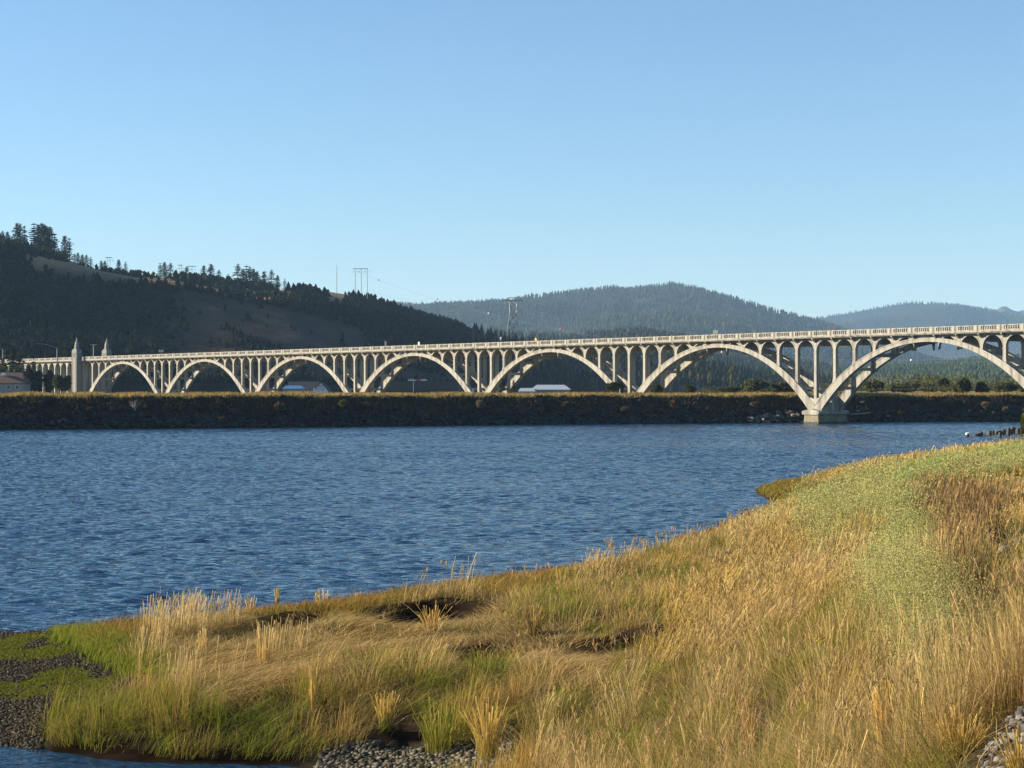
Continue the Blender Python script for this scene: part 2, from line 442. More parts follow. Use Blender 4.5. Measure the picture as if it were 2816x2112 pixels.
# ---- plain behind the embankment and one ground sheet to the horizon
a = np.linspace(-.95, .95, 160); rws = np.array([0., 40, 90, 160, 260, 400, 600, 900, 1400, 2200, 3500, 6000, 14000])
ub = CX + a * F
vb_ = np.interp(ub, us, vs); y0 = EYE * F / (vb_ - HV) + 52
PY = y0[:, None] + rws; PX = a[:, None] * PY
PZ = 6.1 + 2.6 * sstep(100, 400, rws) * sstep(.05, .2, a)[:, None] + (fbm(PX / 60, PY / 60, 33, 3) - .5) * .8
nu2, no2 = PX.shape
ii = np.arange(nu2 * no2).reshape(nu2, no2)
quads = np.stack([ii[:-1, :-1], ii[1:, :-1], ii[1:, 1:], ii[:-1, 1:]], -1).reshape(-1, 4)
m = NT('dry_plain')
c = m.ramp(m.noise(.02, 6, .65, m.coords()), [(.3, (.066, .066, .026)), (.5, (.17, .125, .053)), (.75, (.21, .16, .073))])
tag(put('plain', mesh_np('plain', np.stack([PX, PY, PZ], -1), [quads], None, True), m.bsdf(c, .95, spec=.1)), kind='structure')
g = MB(); g.add([(-14000, -300, -2.6), (14000, -300, -2.6), (14000, 15500, -2.6), (-14000, 15500, -2.6)], [(0, 1, 2, 3)])
tag(g.build('ground', M['vcolsolid'] if False else plain('ground_earth', (.10, .09, .06), .95)), kind='structure')

# ---- hills
def hill(name, sil, Yr, Yf, back, zbase, gull, seed, cols, du=14, nt_=46, shape=.85, scale=120., crest=None):
    su = np.array([p[0] for p in sil], float); sv = np.array([p[1] for p in sil], float)
    u = np.arange(su[0], su[-1] + 1, du)
    v = np.interp(u, su, sv)
    yr = np.interp(u, [p[0] for p in Yr], [p[1] for p in Yr]); yf = np.interp(u, [p[0] for p in Yf], [p[1] for p in Yf])
    zr = np.maximum(EYE + (HV - v) / F * yr, zbase)
    t = np.concatenate([np.linspace(0, 1, nt_), 1 + np.linspace(0, 1, 10)[1:] ** 1.3])
    Y = yf[:, None] + (yr - yf)[:, None] * np.minimum(t, 1) + back * np.maximum(t - 1, 0)
    X = (u[:, None] - CX) / F * Y
    s = np.where(t <= 1, np.minimum(t, 1) ** shape if crest is None else np.interp(t, [0, .2, .4, .58, 1], [0, .26, .52, crest, 1]), 1 - .75 * np.clip(t - 1, 0, 1))
    s = np.where(t <= 1, s - .06 * np.sin(np.pi * np.clip(t, 0, 1)) * 0, s)
    hgt = (zr - zbase)[:, None]
    n = (fbm(X / scale, Y / scale, seed, 4) - .5) * 2
    env = np.clip(4 * np.minimum(t, 1) * (1 - np.minimum(t, 1)), 0, 1)
    Z = zbase + hgt * s + n * gull * env * np.clip(hgt / 60, .15, 1.3)
    nu, no = X.shape
    ii = np.arange(nu * no).reshape(nu, no)
    q = np.stack([ii[:-1, :-1], ii[1:, :-1], ii[1:, 1:], ii[:-1, 1:]], -1).reshape(-1, 4)
    col = cols(X, Y, Z, u[:, None] + 0 * X, t[None, :] + 0 * X)
    me = mesh_np(name, np.stack([X, Y, Z], -1), [q], np.clip(col, .004, 1).reshape(-1, 3), True)
    tag(put(name, me, M['hillside']), kind='structure')
    def at(uq, tq):
        i = np.clip((np.asarray(uq, float) - u[0]) / du, 0, nu - 1.001); j = np.clip(np.interp(tq, t, np.arange(no)), 0, no - 1.001)
        i0 = i.astype(int); j0 = j.astype(int); fi = i - i0; fj = j - j0
        g = lambda A: (A[i0, j0] * (1 - fi) + A[i0 + 1, j0] * fi) * (1 - fj) + (A[i0, j0 + 1] * (1 - fi) + A[i0 + 1, j0 + 1] * fi) * fj
        return g(X), g(Y), g(Z)
    return at
m = NT('hillside')
ac_ = m.n('Attribute', attribute_name='Col').outputs['Color']
f1 = m.noise(.02, 6, .7, m.coords()); f2 = m.noise(.12, 5, .7, m.coords())
c = m.mix(ac_, m.ramp(f1, [(.3, (.6, .6, .6)), (.7, (1.35, 1.35, 1.35))]), 1.0, 'MULTIPLY')
M['hillside'] = m.bsdf(c, .95, bump=f2, bstr=.7, bdist=4.0, spec=.1)

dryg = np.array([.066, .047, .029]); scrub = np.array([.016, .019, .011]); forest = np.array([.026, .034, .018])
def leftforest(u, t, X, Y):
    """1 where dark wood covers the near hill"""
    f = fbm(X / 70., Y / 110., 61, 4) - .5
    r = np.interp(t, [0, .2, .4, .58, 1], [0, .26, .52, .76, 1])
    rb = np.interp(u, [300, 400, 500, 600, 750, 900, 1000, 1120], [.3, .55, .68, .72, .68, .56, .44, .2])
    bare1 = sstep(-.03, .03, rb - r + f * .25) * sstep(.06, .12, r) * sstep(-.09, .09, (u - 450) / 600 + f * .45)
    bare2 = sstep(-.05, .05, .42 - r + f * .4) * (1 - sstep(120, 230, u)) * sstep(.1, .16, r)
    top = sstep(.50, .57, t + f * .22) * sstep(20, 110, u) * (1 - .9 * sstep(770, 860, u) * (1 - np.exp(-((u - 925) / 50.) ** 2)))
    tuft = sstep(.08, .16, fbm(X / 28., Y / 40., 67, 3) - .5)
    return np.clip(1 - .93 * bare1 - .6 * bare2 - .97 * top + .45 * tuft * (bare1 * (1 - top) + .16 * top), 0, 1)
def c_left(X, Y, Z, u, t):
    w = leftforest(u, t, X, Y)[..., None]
    crest_sun = sstep(.52, .6, t)[..., None]
    return (dryg * (1 + crest_sun * np.array([7.2, 6.4, 5.0]))) * (1 - w) + scrub * w + (fbm(X / 25, Y / 25, 66, 3)[..., None] - .5) * .05  # slope shade and crest sunlight are put into the dry grass colour
L_SIL = [(-900, 540), (-300, 610), (0, 672), (100, 694), (190, 716), (280, 744), (380, 759), (500, 768), (600, 785), (700, 803), (770, 797), (850, 794), (930, 806), (1000, 818), (1060, 835), (1130, 861), (1200, 883), (1260, 900), (1310, 928), (1360, 950), (1440, 962), (1560, 968), (1700, 975), (1800, 985), (1900, 1005), (2050, 1035), (2200, 1053), (2400, 1066), (2600, 1074)]
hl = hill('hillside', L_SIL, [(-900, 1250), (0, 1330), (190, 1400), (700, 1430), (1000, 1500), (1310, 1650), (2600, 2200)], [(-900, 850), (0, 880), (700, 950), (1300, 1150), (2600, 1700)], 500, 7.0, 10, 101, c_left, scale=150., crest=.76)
def c_forest(k):
    def f(X, Y, Z, u, t):
        n = fbm(X / 160, Y / 160, 77 + k, 4)[..., None]
        return forest * (.8 + .5 * n) + np.array([.03, .022, .008]) * sstep(.5, .7, n)
    return f
MID_SIL = [(1180, 995), (1260, 962), (1310, 940), (1360, 930), (1450, 934), (1560, 940), (1640, 930), (1760, 920), (1850, 930), (1950, 948), (2050, 968), (2150, 998), (2300, 1028), (2450, 1048), (2600, 1066)]
hm = hill('wooded_ridge', MID_SIL, [(1180, 3300), (2600, 3300)], [(1180, 2550), (2600, 2650)], 500, 7.0, 16, 131, c_forest(1), shape=.8, scale=200.)
D_SIL = [(1900, 1066), (2100, 1040), (2268, 1022), (2420, 1012), (2550, 1004), (2673, 994), (2816, 984), (3200, 955), (3900, 900)]
hd = hill('low_wooded_slope', D_SIL, [(1900, 3600), (3900, 3200)], [(1900, 2100), (3900, 1800)], 700, 8.0, 10, 151, c_forest(2), shape=1.0, scale=200.)
A_SIL = [(500, 870), (880, 828), (1000, 836), (1060, 838), (1150, 846), (1273, 842), (1400, 833), (1490, 817), (1604, 803), (1680, 796), (1720, 804), (1782, 794), (1846, 786), (1910, 796), (1986, 818), (2100, 851), (2240, 888), (2419, 950), (2610, 1005), (2737, 1031), (2900, 1060)]
ha = hill('forested_mountain', A_SIL, [(500, 7200), (2900, 6900)], [(500, 4300), (2900, 4500)], 2000, 8.0, 95, 171, c_forest(3), du=12, nt_=70, shape=.95, scale=650.)
B_SIL = [(1900, 960), (2040, 917), (2240, 879), (2368, 856), (2495, 834), (2622, 840), (2737, 860), (2816, 870), (3055, 880), (3310, 845), (3800, 820)]
hb = hill('far_mountain', B_SIL, [(1900, 11500), (3800, 11500)], [(1900, 7600), (3800, 7600)], 2200, 8.0, 130, 191, c_forest(4), du=16, nt_=50, shape=.95, scale=700.)
C_SIL = [(2600, 900), (2690, 872), (2730, 862), (2745, 848), (2758, 842), (2768, 843), (2784, 853), (2800, 857), (2833, 846), (2930, 815), (3200, 830), (3600, 880)]
def c_rock(X, Y, Z, u, t): return np.ones(X.shape + (3,)) * np.array([.10, .085, .07])
hc = hill('distant_peak', C_SIL, [(2600, 13300), (3600, 13300)], [(2600, 11900), (3600, 11900)], 1200, 20.0, 30, 211, c_rock, du=6, nt_=24, shape=.95, scale=500.)

# ---- conifer woods read as one mass
def cone_forest(name, pts, h, w, seed, base, tiers=2, sides=6, warm=1.0):
    rg = np.random.default_rng(seed); N = len(pts)
    V = []; Fs = []; C = []
    off = 0
    col = base * (.75 + .55 * rg.random((N, 1))) + warm * np.array([.045, .028, .004]) * (rg.random((N, 1)) < .16)
    for k in range(tiers):
        z0 = h * (.06 + .42 * k); z1 = h * (.66 + .34 * k / max(1, tiers - 1)); r = w * (1 - .38 * k) * .5
        ang = rg.random((N, 1)) * 6.28 + np.arange(sides) * 2 * math.pi / sides
        rr = r[:, None] * (.65 + .7 * rg.random((N, sides)))
        ring = np.stack([pts[:, :1] + rr * np.cos(ang), pts[:, 1:2] + rr * np.sin(ang), pts[:, 2:3] + z0[:, None] * (.6 + .8 * rg.random((N, sides)))], -1)
        apex = pts + np.stack([rg.normal(0, .04, N) * h * .3, rg.normal(0, .04, N) * h * .3, z1], -1)
        vv_ = np.concatenate([ring, apex[:, None]], 1)
        idx = off + np.arange(N)[:, None] * (sides + 1)
        for q in range(sides):
            Fs.append(np.concatenate([idx + q, idx + (q + 1) % sides, idx + sides], 1))
        V.append(vv_.reshape(-1, 3)); C.append(np.repeat(col * (1 + .25 * k), sides + 1, 0)); off += N * (sides + 1)
    me = mesh_np(name, np.concatenate(V), Fs, np.concatenate(C))
    return put(name, me, M['conifer_mass'])
M['conifer_mass'] = vcol_mat('conifer_mass', 0.0)
def scatter(at, n, ur, tr, seed, prob=None):
    rg = np.random.default_rng(seed)
    u = rg.uniform(*ur, n); t = rg.uniform(*tr, n)
    x, y, z = at(u, t)
    k = np.ones(n, bool) if prob is None else rg.random(n) < prob(u, t, x, y)
    return np.stack([x, y, z], -1)[k], rg
def wood(name, at, n, ur, tr, seed, hr, base, label, prob=None, wide=.42, tiers=2, warm=1.0):
    p, rg = scatter(at, n, ur, tr, seed, prob)
    h = rg.uniform(*hr, len(p)) * (.7 + .6 * fbm(p[:, 0] / 90, p[:, 1] / 90, seed, 2)); w = h * wide * rg.uniform(.8, 1.25, len(p))
    p[:, 2] -= .03 * h
    tag(cone_forest(name, p, h, w, seed, base, tiers, 6, warm), label, 'forest', kind='stuff')
fcol = np.array([.040, .052, .024])
wood('forest', ha, 30000, (860, 2750), (.2, 1.03), 1, (12, 24), fcol, 'conifer forest covering the broad blue-green mountain behind the bridge', lambda u, t, x, y: .35 + .65 * sstep(.35, .55, fbm(x / 120, y / 120, 5, 3)))
wood('forest', hb, 12000, (2000, 3300), (.3, 1.02), 2, (14, 24), fcol, 'hazy forest on the far rounded mountain at the right')
wood('forest', hm, 9000, (1230, 2500), (.15, 1.03), 3, (10, 20), fcol * .62, 'dark green wood on the ridge just above the bridge deck', lambda u, t, x, y: .3 + .7 * sstep(.4, .55, fbm(x / 60, y / 60, 6, 3)))
wood('forest', hd, 11000, (1950, 3300), (.05, 1.03), 4, (6, 12), fcol * np.array([1.25, 1.35, 1.2]), 'mixed wood on the low slope seen under the right-hand arch', None, .7)
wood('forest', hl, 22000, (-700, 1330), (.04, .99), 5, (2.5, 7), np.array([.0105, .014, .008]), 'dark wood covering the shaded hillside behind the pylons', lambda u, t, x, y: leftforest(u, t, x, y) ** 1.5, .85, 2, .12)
wood('forest', hl, 900, (-300, 185), (.6, 1.0), 7, (4, 9), np.array([.02, .027, .014]), 'dark understorey of the hilltop wood at the left', None, .5, 2, .2)
wood('forest', hl, 900, (400, 790), (.8, 1.0), 8, (2.5, 5.5), np.array([.04, .045, .018]), 'low green scrub under the conifers along the ridge', lambda u, t, x, y: sstep(.42, .5, fbm(x / 40, y / 60, 18, 3)), 1.1)
wood('forest', hl, 260, (480, 790), (.9, 1.0), 9, (6, 10), np.array([.03, .038, .016]), 'rounded low trees filling the ridge between the taller conifers', lambda u, t, x, y: sstep(.48, .56, fbm(x / 30, y / 60, 28, 2)), .8, 2, .5)
wood('forest', hl, 120, (270, 480), (.9, 1.0), 10, (3, 6), np.array([.03, .036, .016]), 'low bushes along the ridge left of the two-pole structures', lambda u, t, x, y: sstep(.5, .56, fbm(x / 30, y / 60, 29, 2)), 1.2, 2, .5)
wood('forest', hl, 2600, (1300, 2350), (.0, 1.0), 6, (7, 15), np.array([.015, .021, .011]), 'tall dark conifers on the low ridge end under the arches', lambda u, t, x, y: .15 + .85 * sstep(.45, .55, fbm(x / 50, y / 50, 8, 3)), .42)

# ================================================================== BRIDGE
BS = 70.1; NBAY = 11; BAY = BS / NBAY; BW = 8.4
RZ = math.atan2(-54.9, 43.62)
bridge = empty('arch_bridge', (-.795 * 54.9 * 14.37 + 442.0, 54.9 * 14.37, 0), RZ)
tag(bridge, 'long pale concrete arch bridge with seven open-spandrel spans crossing the river', 'bridge')
Z_DB, Z_FAS, Z_RT, Z_IMP, Z_ARC = 21.55, 22.02, 23.35, 18.0, 21.08
def ext(d):
    d = abs(d); return 20.9 - (.0112 * d * d + 1.6e-6 * d ** 4)
def depth(d): return 1.0 + 1.5 * (abs(d) / 33.0) ** 2
def slope(d): return -(.0224 * d + 6.4e-6 * d ** 3)
CO = M['concrete']
# ribs: the outline follows the real curve, with a proud ledge along the top edge
def rib_mesh():
    b = MB(); N = 56; prev = None
    ds = np.linspace(-35.0, 35.0, N)
    ring = []
    for d in ds:
        c = 1 / math.sqrt(1 + slope(d) ** 2)
        zt = ext(d); zi = zt - depth(d) / c
        ring.append((d + 35.05, zt, zi))
    # body y from 0.12 to 1.35, ledge 0.0..1.45 on the top 0.28 m
    def band(y0, y1, f_top, f_bot):
        base = len(b.v)
        for x, zt, zi in ring:
            a, c = f_top(zt, zi), f_bot(zt, zi)
            b.v += [(x, y0, a), (x, y1, a), (x, y1, c), (x, y0, c)]
        for i in range(N - 1):
            o = base + 4 * i
            for k in range(4): b.f.append((o + k, o + 4 + k, o + 4 + (k + 1) % 4, o + (k + 1) % 4))
        b.f.append((base + 3, base + 2, base + 1, base)); e = base + 4 * (N - 1); b.f.append((e, e + 1, e + 2, e + 3))
    band(.08, 1.36, lambda t, i: t - .26, lambda t, i: i)
    band(0, 1.44, lambda t, i: t, lambda t, i: t - .26)
    return b.mesh('arch_rib')
ribm = rib_mesh(); ribm.materials.append(CO)
# spandrel arcade of one span (wall with ten round-headed openings, archivolt rings, solid crown panel)
def arcade_mesh(y0, y1, rings=True):
    b = MB(); hw = .40
    for i in range(NBAY):
        x0 = i * BAY + hw; x1 = (i + 1) * BAY - hw
        if i == NBAY // 2:
            b.box(x0, x1, y0, y1, 20.3, Z_DB); continue
        n = 22; cx = (x0 + x1) / 2; rx = (x1 - x0) / 2; pts = []
        for k in range(n + 1):
            w = math.pi * (1 - k / n); pts.append((cx + rx * math.cos(w), Z_IMP + (Z_ARC - Z_IMP) * math.sin(w) ** .92 if 0 < k < n else Z_IMP))
        o = len(b.v)
        for x, z in pts: b.v += [(x, y0, z), (x, y1, z), (x, y0, Z_DB), (x, y1, Z_DB)]
        for k in range(n):
            p = o + 4 * k; q = p + 4
            b.f += [(p, q, q + 2, p + 2), (q + 1, p + 1, p + 3, q + 3), (p, p + 1, q + 1, q)]
        if rings:
            o = len(b.v); yr = y0 - .07
            for (x, z) in pts:
                dx, dz = (x - cx) / rx, (z - Z_IMP) / (Z_ARC - Z_IMP); l = math.hypot(dx, dz) or 1
                xo, zo = x + dx / l * .26, z + dz / l * .26
                xo = min(max(xo, x0 + .0), x1 - .0)
                b.v += [(x, yr, z), (xo, yr, zo), (x, y0 + .05, z), (xo, y0 + .05, zo)]
            for k in range(n):
                p = o + 4 * k; q = p + 4
                b.f += [(p, q, q + 1, p + 1), (p + 1, q + 1, q + 3, p + 3), (q, p, p + 2, q + 2)]
    return b.mesh('spandrel_wall')
arc_near = arcade_mesh(.30, 1.15); arc_near.materials.append(CO)
arc_far = arcade_mesh(BW - 1.15, BW - .30, False); arc_far.materials.append(CO)
def column_add(b, d, y0, y1, out=-1):
    """column at distance d from the crown, from the rib up to the deck, impost and bracket"""
    x = 35.05 + d
    zb = ext(d) - .5 if abs(d) < 34.9 else 5.6
    b.box(x - .42, x + .42, y0, y1, zb, Z_DB)
    if zb < Z_IMP - 1:
        b.box(x - .52, x + .52, y0 - .1, y1 + .1, Z_IMP - .22, Z_IMP + .05)
        zt = ext(min(abs(d), 34.6))
        if abs(d) < 34.9: b.frustum(x, (y0 + y1) / 2, zt - .3, zt + .85, .62, (y1 - y0) / 2 + .08, .43, (y1 - y0) / 2 + .02)
    # deck bracket
    ya, yb = (y0, y0 - 1.25) if out < 0 else (y1, y1 + 1.25)
    lo, hi = min(ya, yb), max(ya, yb)
    prof_ = [(ya, Z_DB - 1.15), (ya, Z_DB - .02), (yb, Z_DB - .02), (yb, Z_DB - .28)]
    o = len(b.v)
    for xx in (x - .2, x + .2):
        b.v += [(xx, p[0], p[1]) for p in prof_]
    b.f += [(o, o + 1, o + 2, o + 3), (o + 7, o + 6, o + 5, o + 4)] + [(o + i, o + 4 + i, o + 4 + (i + 1) % 4, o + (i + 1) % 4) for i in range(4)]
colm = []
for i in range(NBAY):
    b = MB(); column_add(b, i * BAY - 35.05, .25, 1.2); me = b.mesh('column'); me.materials.append(CO); colm.append(me)
farcols = MB()
def beam_mesh(i):
    d = i * BAY - 35.05; b = MB(); z = ext(d) - depth(d) * .8
    b.box(i * BAY - .35, i * BAY + .35, 1.3, BW - 1.3, z - .35, z + .45); me = b.mesh('cross_beam'); me.materials.append(CO); return me
beams = {i: beam_mesh(i) for i in (1, 2, 3, 8, 9, 10)}
def upper_beam():
    b = MB(); b.box(-.3, .3, 1.2, BW - 1.2, Z_IMP + 1.6, Z_DB - .02); me = b.mesh('cross_beam'); me.materials.append(CO); return me
ubeam = upper_beam()
for k in range(7):
    x = k * BS
    for side in (0, 1):
        o = put('arch_rib', ribm, CO, bridge); o.location = (x, -.05 if side == 0 else BW - 1.39, 0)
    for me in (arc_near, arc_far):
        o = put('spandrel_wall', me, CO, bridge); o.location = (x, 0, 0)
    for i in range(NBAY):
        if k == 0 and i == 0: continue
        o = put('column', colm[i], CO, bridge); o.location = (x, 0, 0)
        n0 = len(farcols.v); column_add(farcols, i * BAY - 35.05, BW - 1.2, BW - .25, 1)
        farcols.v[n0:] = [(p[0] + x, p[1], p[2]) for p in farcols.v[n0:]]
        o = put('cross_beam', ubeam, CO, bridge); o.location = (x + i * BAY, 0, 0)
        if i in beams:
            o = put('cross_beam', beams[i], CO, bridge); o.location = (x, 0, 0)
tag(farcols.build('column', CO, bridge), kind='stuff')
# piers
for k in range(1, 8):
    x = k * BS; b = MB()
    # the solid foot where two ribs meet
    for y0, y1 in ((.03, 1.31), (BW - 1.31, BW - .03)):
        b.add([(x - 2.35, y0, 3.3), (x + 2.35, y0, 3.3), (x + 1.6, y0, 6.6), (x, y0, 6.15), (x - 1.6, y0, 6.6), (x - 2.35, y1, 3.3), (x + 2.35, y1, 3.3), (x + 1.6, y1, 6.6), (x, y1, 6.15), (x - 1.6, y1, 6.6)],
              [(0, 1, 2, 3, 4), (9, 8, 7, 6, 5), (0, 5, 6, 1), (1, 6, 7, 2), (2, 7, 8, 3), (3, 8, 9, 4), (4, 9, 5, 0)])
    b.box(x - 1.9, x + 1.9, 1.31, BW - 1.31, 3.3, 5.4)
    p = b.build('pier', CO, bridge)
    b = MB()
    b.prism([(x - 2.45, 2.25), (x + 2.45, 2.25), (x + 2.85, 2.45), (x + 2.85, 3.15), (x, 3.75), (x - 2.85, 3.15), (x - 2.85, 2.45)], -1.6, BW + 1.6)
    b.build('pier_cap', CO, p)
    b = MB(); b.frustum(x, BW / 2, -3, 2.25, 2.75, BW / 2 + 1.5, 2.3, BW / 2 + 1.2); b.build('pier_base', M['pier_stain'] if 'pier_stain' in M else plain('stained_pier_concrete', (.22, .19, .12), .8, .35, .8), p)
# deck, road, railings
S0, S1 = -150.0, 8 * BS - 30
b = MB()
b.box(S0, S1, -1.15, BW + 1.15, Z_DB, Z_DB + .2)
b.box(S0, S1, -1.4, BW + 1.4, Z_DB + .2, Z_FAS)
b.build('deck', CO, bridge)
b = MB(); b.box(S0, S1, .6, BW - .6, Z_FAS, Z_FAS + .05); b.build('roadway', M['asphalt'], bridge)
def panel(b, x, y0, y1):
    b.box(x - .2, x + .2, y0 - .07, y1 + .07, Z_FAS, Z_RT + .1)
    a, c = x + .2, x + BAY - .2
    b.box(a, c, y0, y1, Z_FAS, Z_FAS + .30)
    b.box(a, c, y0 - .03, y1 + .03, Z_RT - .23, Z_RT)
    n = 7; ow, mw = .44, .19; tot = n * ow + (n - 1) * mw; m0 = (a + c) / 2 - tot / 2
    b.box(a, m0, y0 + .003, y1 - .003, Z_FAS + .30, Z_RT - .23); b.box(m0 + tot, c, y0 + .003, y1 - .003, Z_FAS + .30, Z_RT - .23)
    for k in range(n - 1):
        xx = m0 + ow + k * (ow + mw); b.box(xx, xx + mw, y0 + .003, y1 - .003, Z_FAS + .30, Z_RT - .23)
b = MB(); panel(b, 0, -1.38, -.98); pm = b.mesh('railing_panel'); pm.materials.append(CO)
for i in range(-16, 77):
    if i == -1: continue
    o = put('railing_panel', pm, CO, bridge); o.location = (i * BAY, 0, 0)
b = MB()
for i in range(-23, 80): panel(b, i * BAY, BW + .98, BW + 1.38)
b.build('railing', CO, bridge)
# approach viaduct behind the pylons: short arcaded bays on columns
b = MB()
for i in range(-16, 0):
    if i > -2: continue
    x0 = i * BAY + .4; x1 = (i + 1) * BAY - .4; n = 16; cx = (x0 + x1) / 2; rx = (x1 - x0) / 2
    o = len(b.v)
    for k in range(n + 1):
        w = math.pi * (1 - k / n); x = cx + rx * math.cos(w); z = Z_IMP + (Z_ARC - Z_IMP) * math.sin(w)
        b.v += [(x, .30, z), (x, 1.15, z), (x, .30, Z_DB), (x, 1.15, Z_DB)]
    for k in range(n):
        p = o + 4 * k; q = p + 4; b.f += [(p, q, q + 2, p + 2), (q + 1, p + 1, p + 3, q + 3), (p, p + 1, q + 1, q)]
b.build('spandrel_wall', CO, bridge)
for i in range(-16, -1):
    b = MB(); b.box(i * BAY - .42, i * BAY + .42, .25, 1.2, 4, Z_DB); b.box(i * BAY - .42, i * BAY + .42, BW - 1.2, BW - .25, 4, Z_DB); b.box(i * BAY - .3, i * BAY + .3, 1.2, BW - 1.2, 19.6, Z_DB - .02)
    b.build('approach_column', CO, bridge)
# abutment and the two pylons
b = MB(); b.box(-4.5, -.05, -1.25, BW + 1.25, 3, Z_DB - .01); b.build('abutment', CO, bridge)
def pylon(y0, y1):
    b = MB(); x0, x1 = -4.6, 0.0; yc = (y0 + y1) / 2
    b.box(x0, x1, y0, y1, 3, 26.2); b.box(x0 + .18, x1 - .18, y0 + .18, y1 - .18, 26.2, 26.6)
    for xx in (x0 + .75, x1 - .75): b.box(xx - .22, xx + .22, y0 - .12, y0 + .02, 6, 25.6)          # pilaster strips
    b.box(x0 - .25, x1 + .25, y0 - .25, y1 + .25, 3, 7.6)
    b.box(x0 - .06, x1 + .06, y0 - .06, y1 + .06, 21.5, 22.0)
    p = b.build('pylon', M['grey_concrete'], bridge)
    b = MB(); b.box(-2.3 - 1.1, -2.3 + 1.1, yc - 1.05, yc + 1.05, 26.6, 27.0); b.frustum(-2.3, yc, 27.0, 29.6, .74, .82, .66, .60); b.box(-2.3 - .5, -2.3 + .5, yc - .46, yc + .46, 29.6, 29.95)
    b.build('pylon_shaft', M['grey_concrete'], p)
    b = MB(); b.frustum(-2.3, yc, 29.95, 30.7, .34, .32, .26, .24); b.frustum(-2.3, yc, 30.7, 32.0, .24, .22, .03, .03); b.build('finial', M['grey_concrete'], p)
    b = MB()
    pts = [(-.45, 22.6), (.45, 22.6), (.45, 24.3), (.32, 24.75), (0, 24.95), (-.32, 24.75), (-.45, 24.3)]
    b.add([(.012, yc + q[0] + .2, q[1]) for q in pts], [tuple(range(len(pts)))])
    b.build('niche', M['niche'], p)
    b = MB(); b.box(.02, .14, yc - .02, yc + .12, 22.6, 24.5); b.build('niche_post', M['grey_concrete'], p)
    b = MB()
    for q in range(3): b.box(-2.75 + q * .34, -2.58 + q * .34, y0 - .05, y0 + .01, 23.2, 25.0)
    b.build('grille', M['niche'], p)
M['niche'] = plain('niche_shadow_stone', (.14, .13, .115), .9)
pylon(-4.1, -1.6); pylon(BW + 1.6, BW + 4.1)
b = MB(); n = 10
for k in range(n):
    w0 = R(-90 + 90 * k / n); w1 = R(-90 + 90 * (k + 1) / n)
b.box(-.0, 2.6, -2.2, -1.0, Z_DB, Z_RT); b.build('balcony', CO, bridge)

def on_bridge(u, t=-1.0):
    """bridge-local s for a photo column"""
    n = 14.37 - 40255.0 / (u + 2567.0)
    return n * BS
def bw(s, t, z):
    return bridge.matrix_basis @ Vector((s, t, z))
BR = Matrix.Translation(bridge.location) @ Matrix.Rotation(RZ, 4, 'Z')
def BP(s, t, z): return BR @ Vector((s, t, z))

# ================================================================== OBJECTS ON AND AROUND THE BRIDGE
def sign_post(u, w, h, z0, mat, label, t=-.75, diamond=False, side=0):
    p = BP(on_bridge(u), t, Z_FAS)
    r = empty('road_sign', p, RZ + side)
    tag(r, label, 'sign')
    b = MB(); b.tube([(0, 0, 0), (0, 0, z0 + h)], .07, 6); b.build('post', M['steel'], r)
    b = MB()
    if diamond: b.prism([(0, z0), (w / 2, z0 + h / 2), (0, z0 + h), (-w / 2, z0 + h / 2)], -.12, -.08)
    else: b.prism([(-w / 2, z0), (w / 2, z0), (w / 2, z0 + h), (-w / 2, z0 + h)], -.12, -.08)
    b.build('sign_board', mat, r)
sign_post(390, 2.2, .95, 2.6, M['steel'], 'wide grey sign board on the deck just right of the pylons', BW + .4, side=.7)
sign_post(1003, 1.0, 1.6, 1.9, M['black'], 'dark upright sign on a pale post above the third arch pier', BW + .4)
sign_post(1094, .9, 1.3, 1.5, M['steel'], 'small pale square sign on the railing above the fourth arch', BW + .4)
sign_post(1318, .7, .8, 2.6, M['steel_dark'], 'thin sign post standing near the lattice tower, behind the railing', BW + .4)
sign_post(1414, 1.3, 1.6, 1.3, M['orange'], 'orange diamond road sign above the railing in front of the lattice tower', BW + .4, True)
sign_post(1907, 1.9, 1.1, 1.9, M['green'], 'green road sign facing away above the railing of the sixth arch', BW + .4)
sign_post(2298, .95, 1.3, 1.9, M['black'], 'dark rectangular sign on a white post above the right-hand pier', -.75)
def street_lamp(u, z_top, arm, label, zarm=1.6):
    p = BP(on_bridge(u), -1.6, Z_FAS - .2)
    r = empty('street_lamp', p)
    tag(r, label, 'street lamp')
    b = MB(); b.tube([(0, 0, 0), (0, 0, z_top * .5), (0, 0, z_top)], [.24, .20, .16], 8); b.build('pole', M['steel'], r)
    b = MB(); pts = [(-arm * q, 0, z_top - .12 + zarm * math.sin(q * math.pi / 2)) for q in np.linspace(0, 1, 9)]
    b.tube(pts, [.13] * 6 + [.10] * 3, 6); b.build('arm', M['steel'], r)
    b = MB(); e = pts[-1]; b.frustum(e[0] - .35, 0, e[2] - .1, e[2] + .14, .5, .2, .38, .13); b.build('lamp_head', M['steel'], r)
street_lamp(166, 5.9, 8.3, 'tall street lamp with a long curved arm beside the left pylon', 2.0)
street_lamp(16, 6.3, 4.5, 'street lamp with traffic signals on its pole at the left edge', 1.5)
p = BP(on_bridge(18), -1.7, Z_FAS + 2)
r = empty('traffic_signal', p); tag(r, 'pair of traffic signal heads on the lamp pole at the left edge', 'traffic light')
for k, zz in enumerate((.2, -1.6)):
    b = MB(); b.box(.25, .95, -.3, .3, zz, zz + 1.3); b.build('signal_head', M['steel_dark'], r)
p = Vector(P(257, 1000, 830)); r = empty('mast', (p.x, p.y, 20.5)); tag(r, 'T-shaped double arm mast between the two pylons', 'mast')
b = MB(); b.tube([(0, 0, -14), (0, 0, 9.2)], .16, 6); b.build('pole', M['steel'], r)
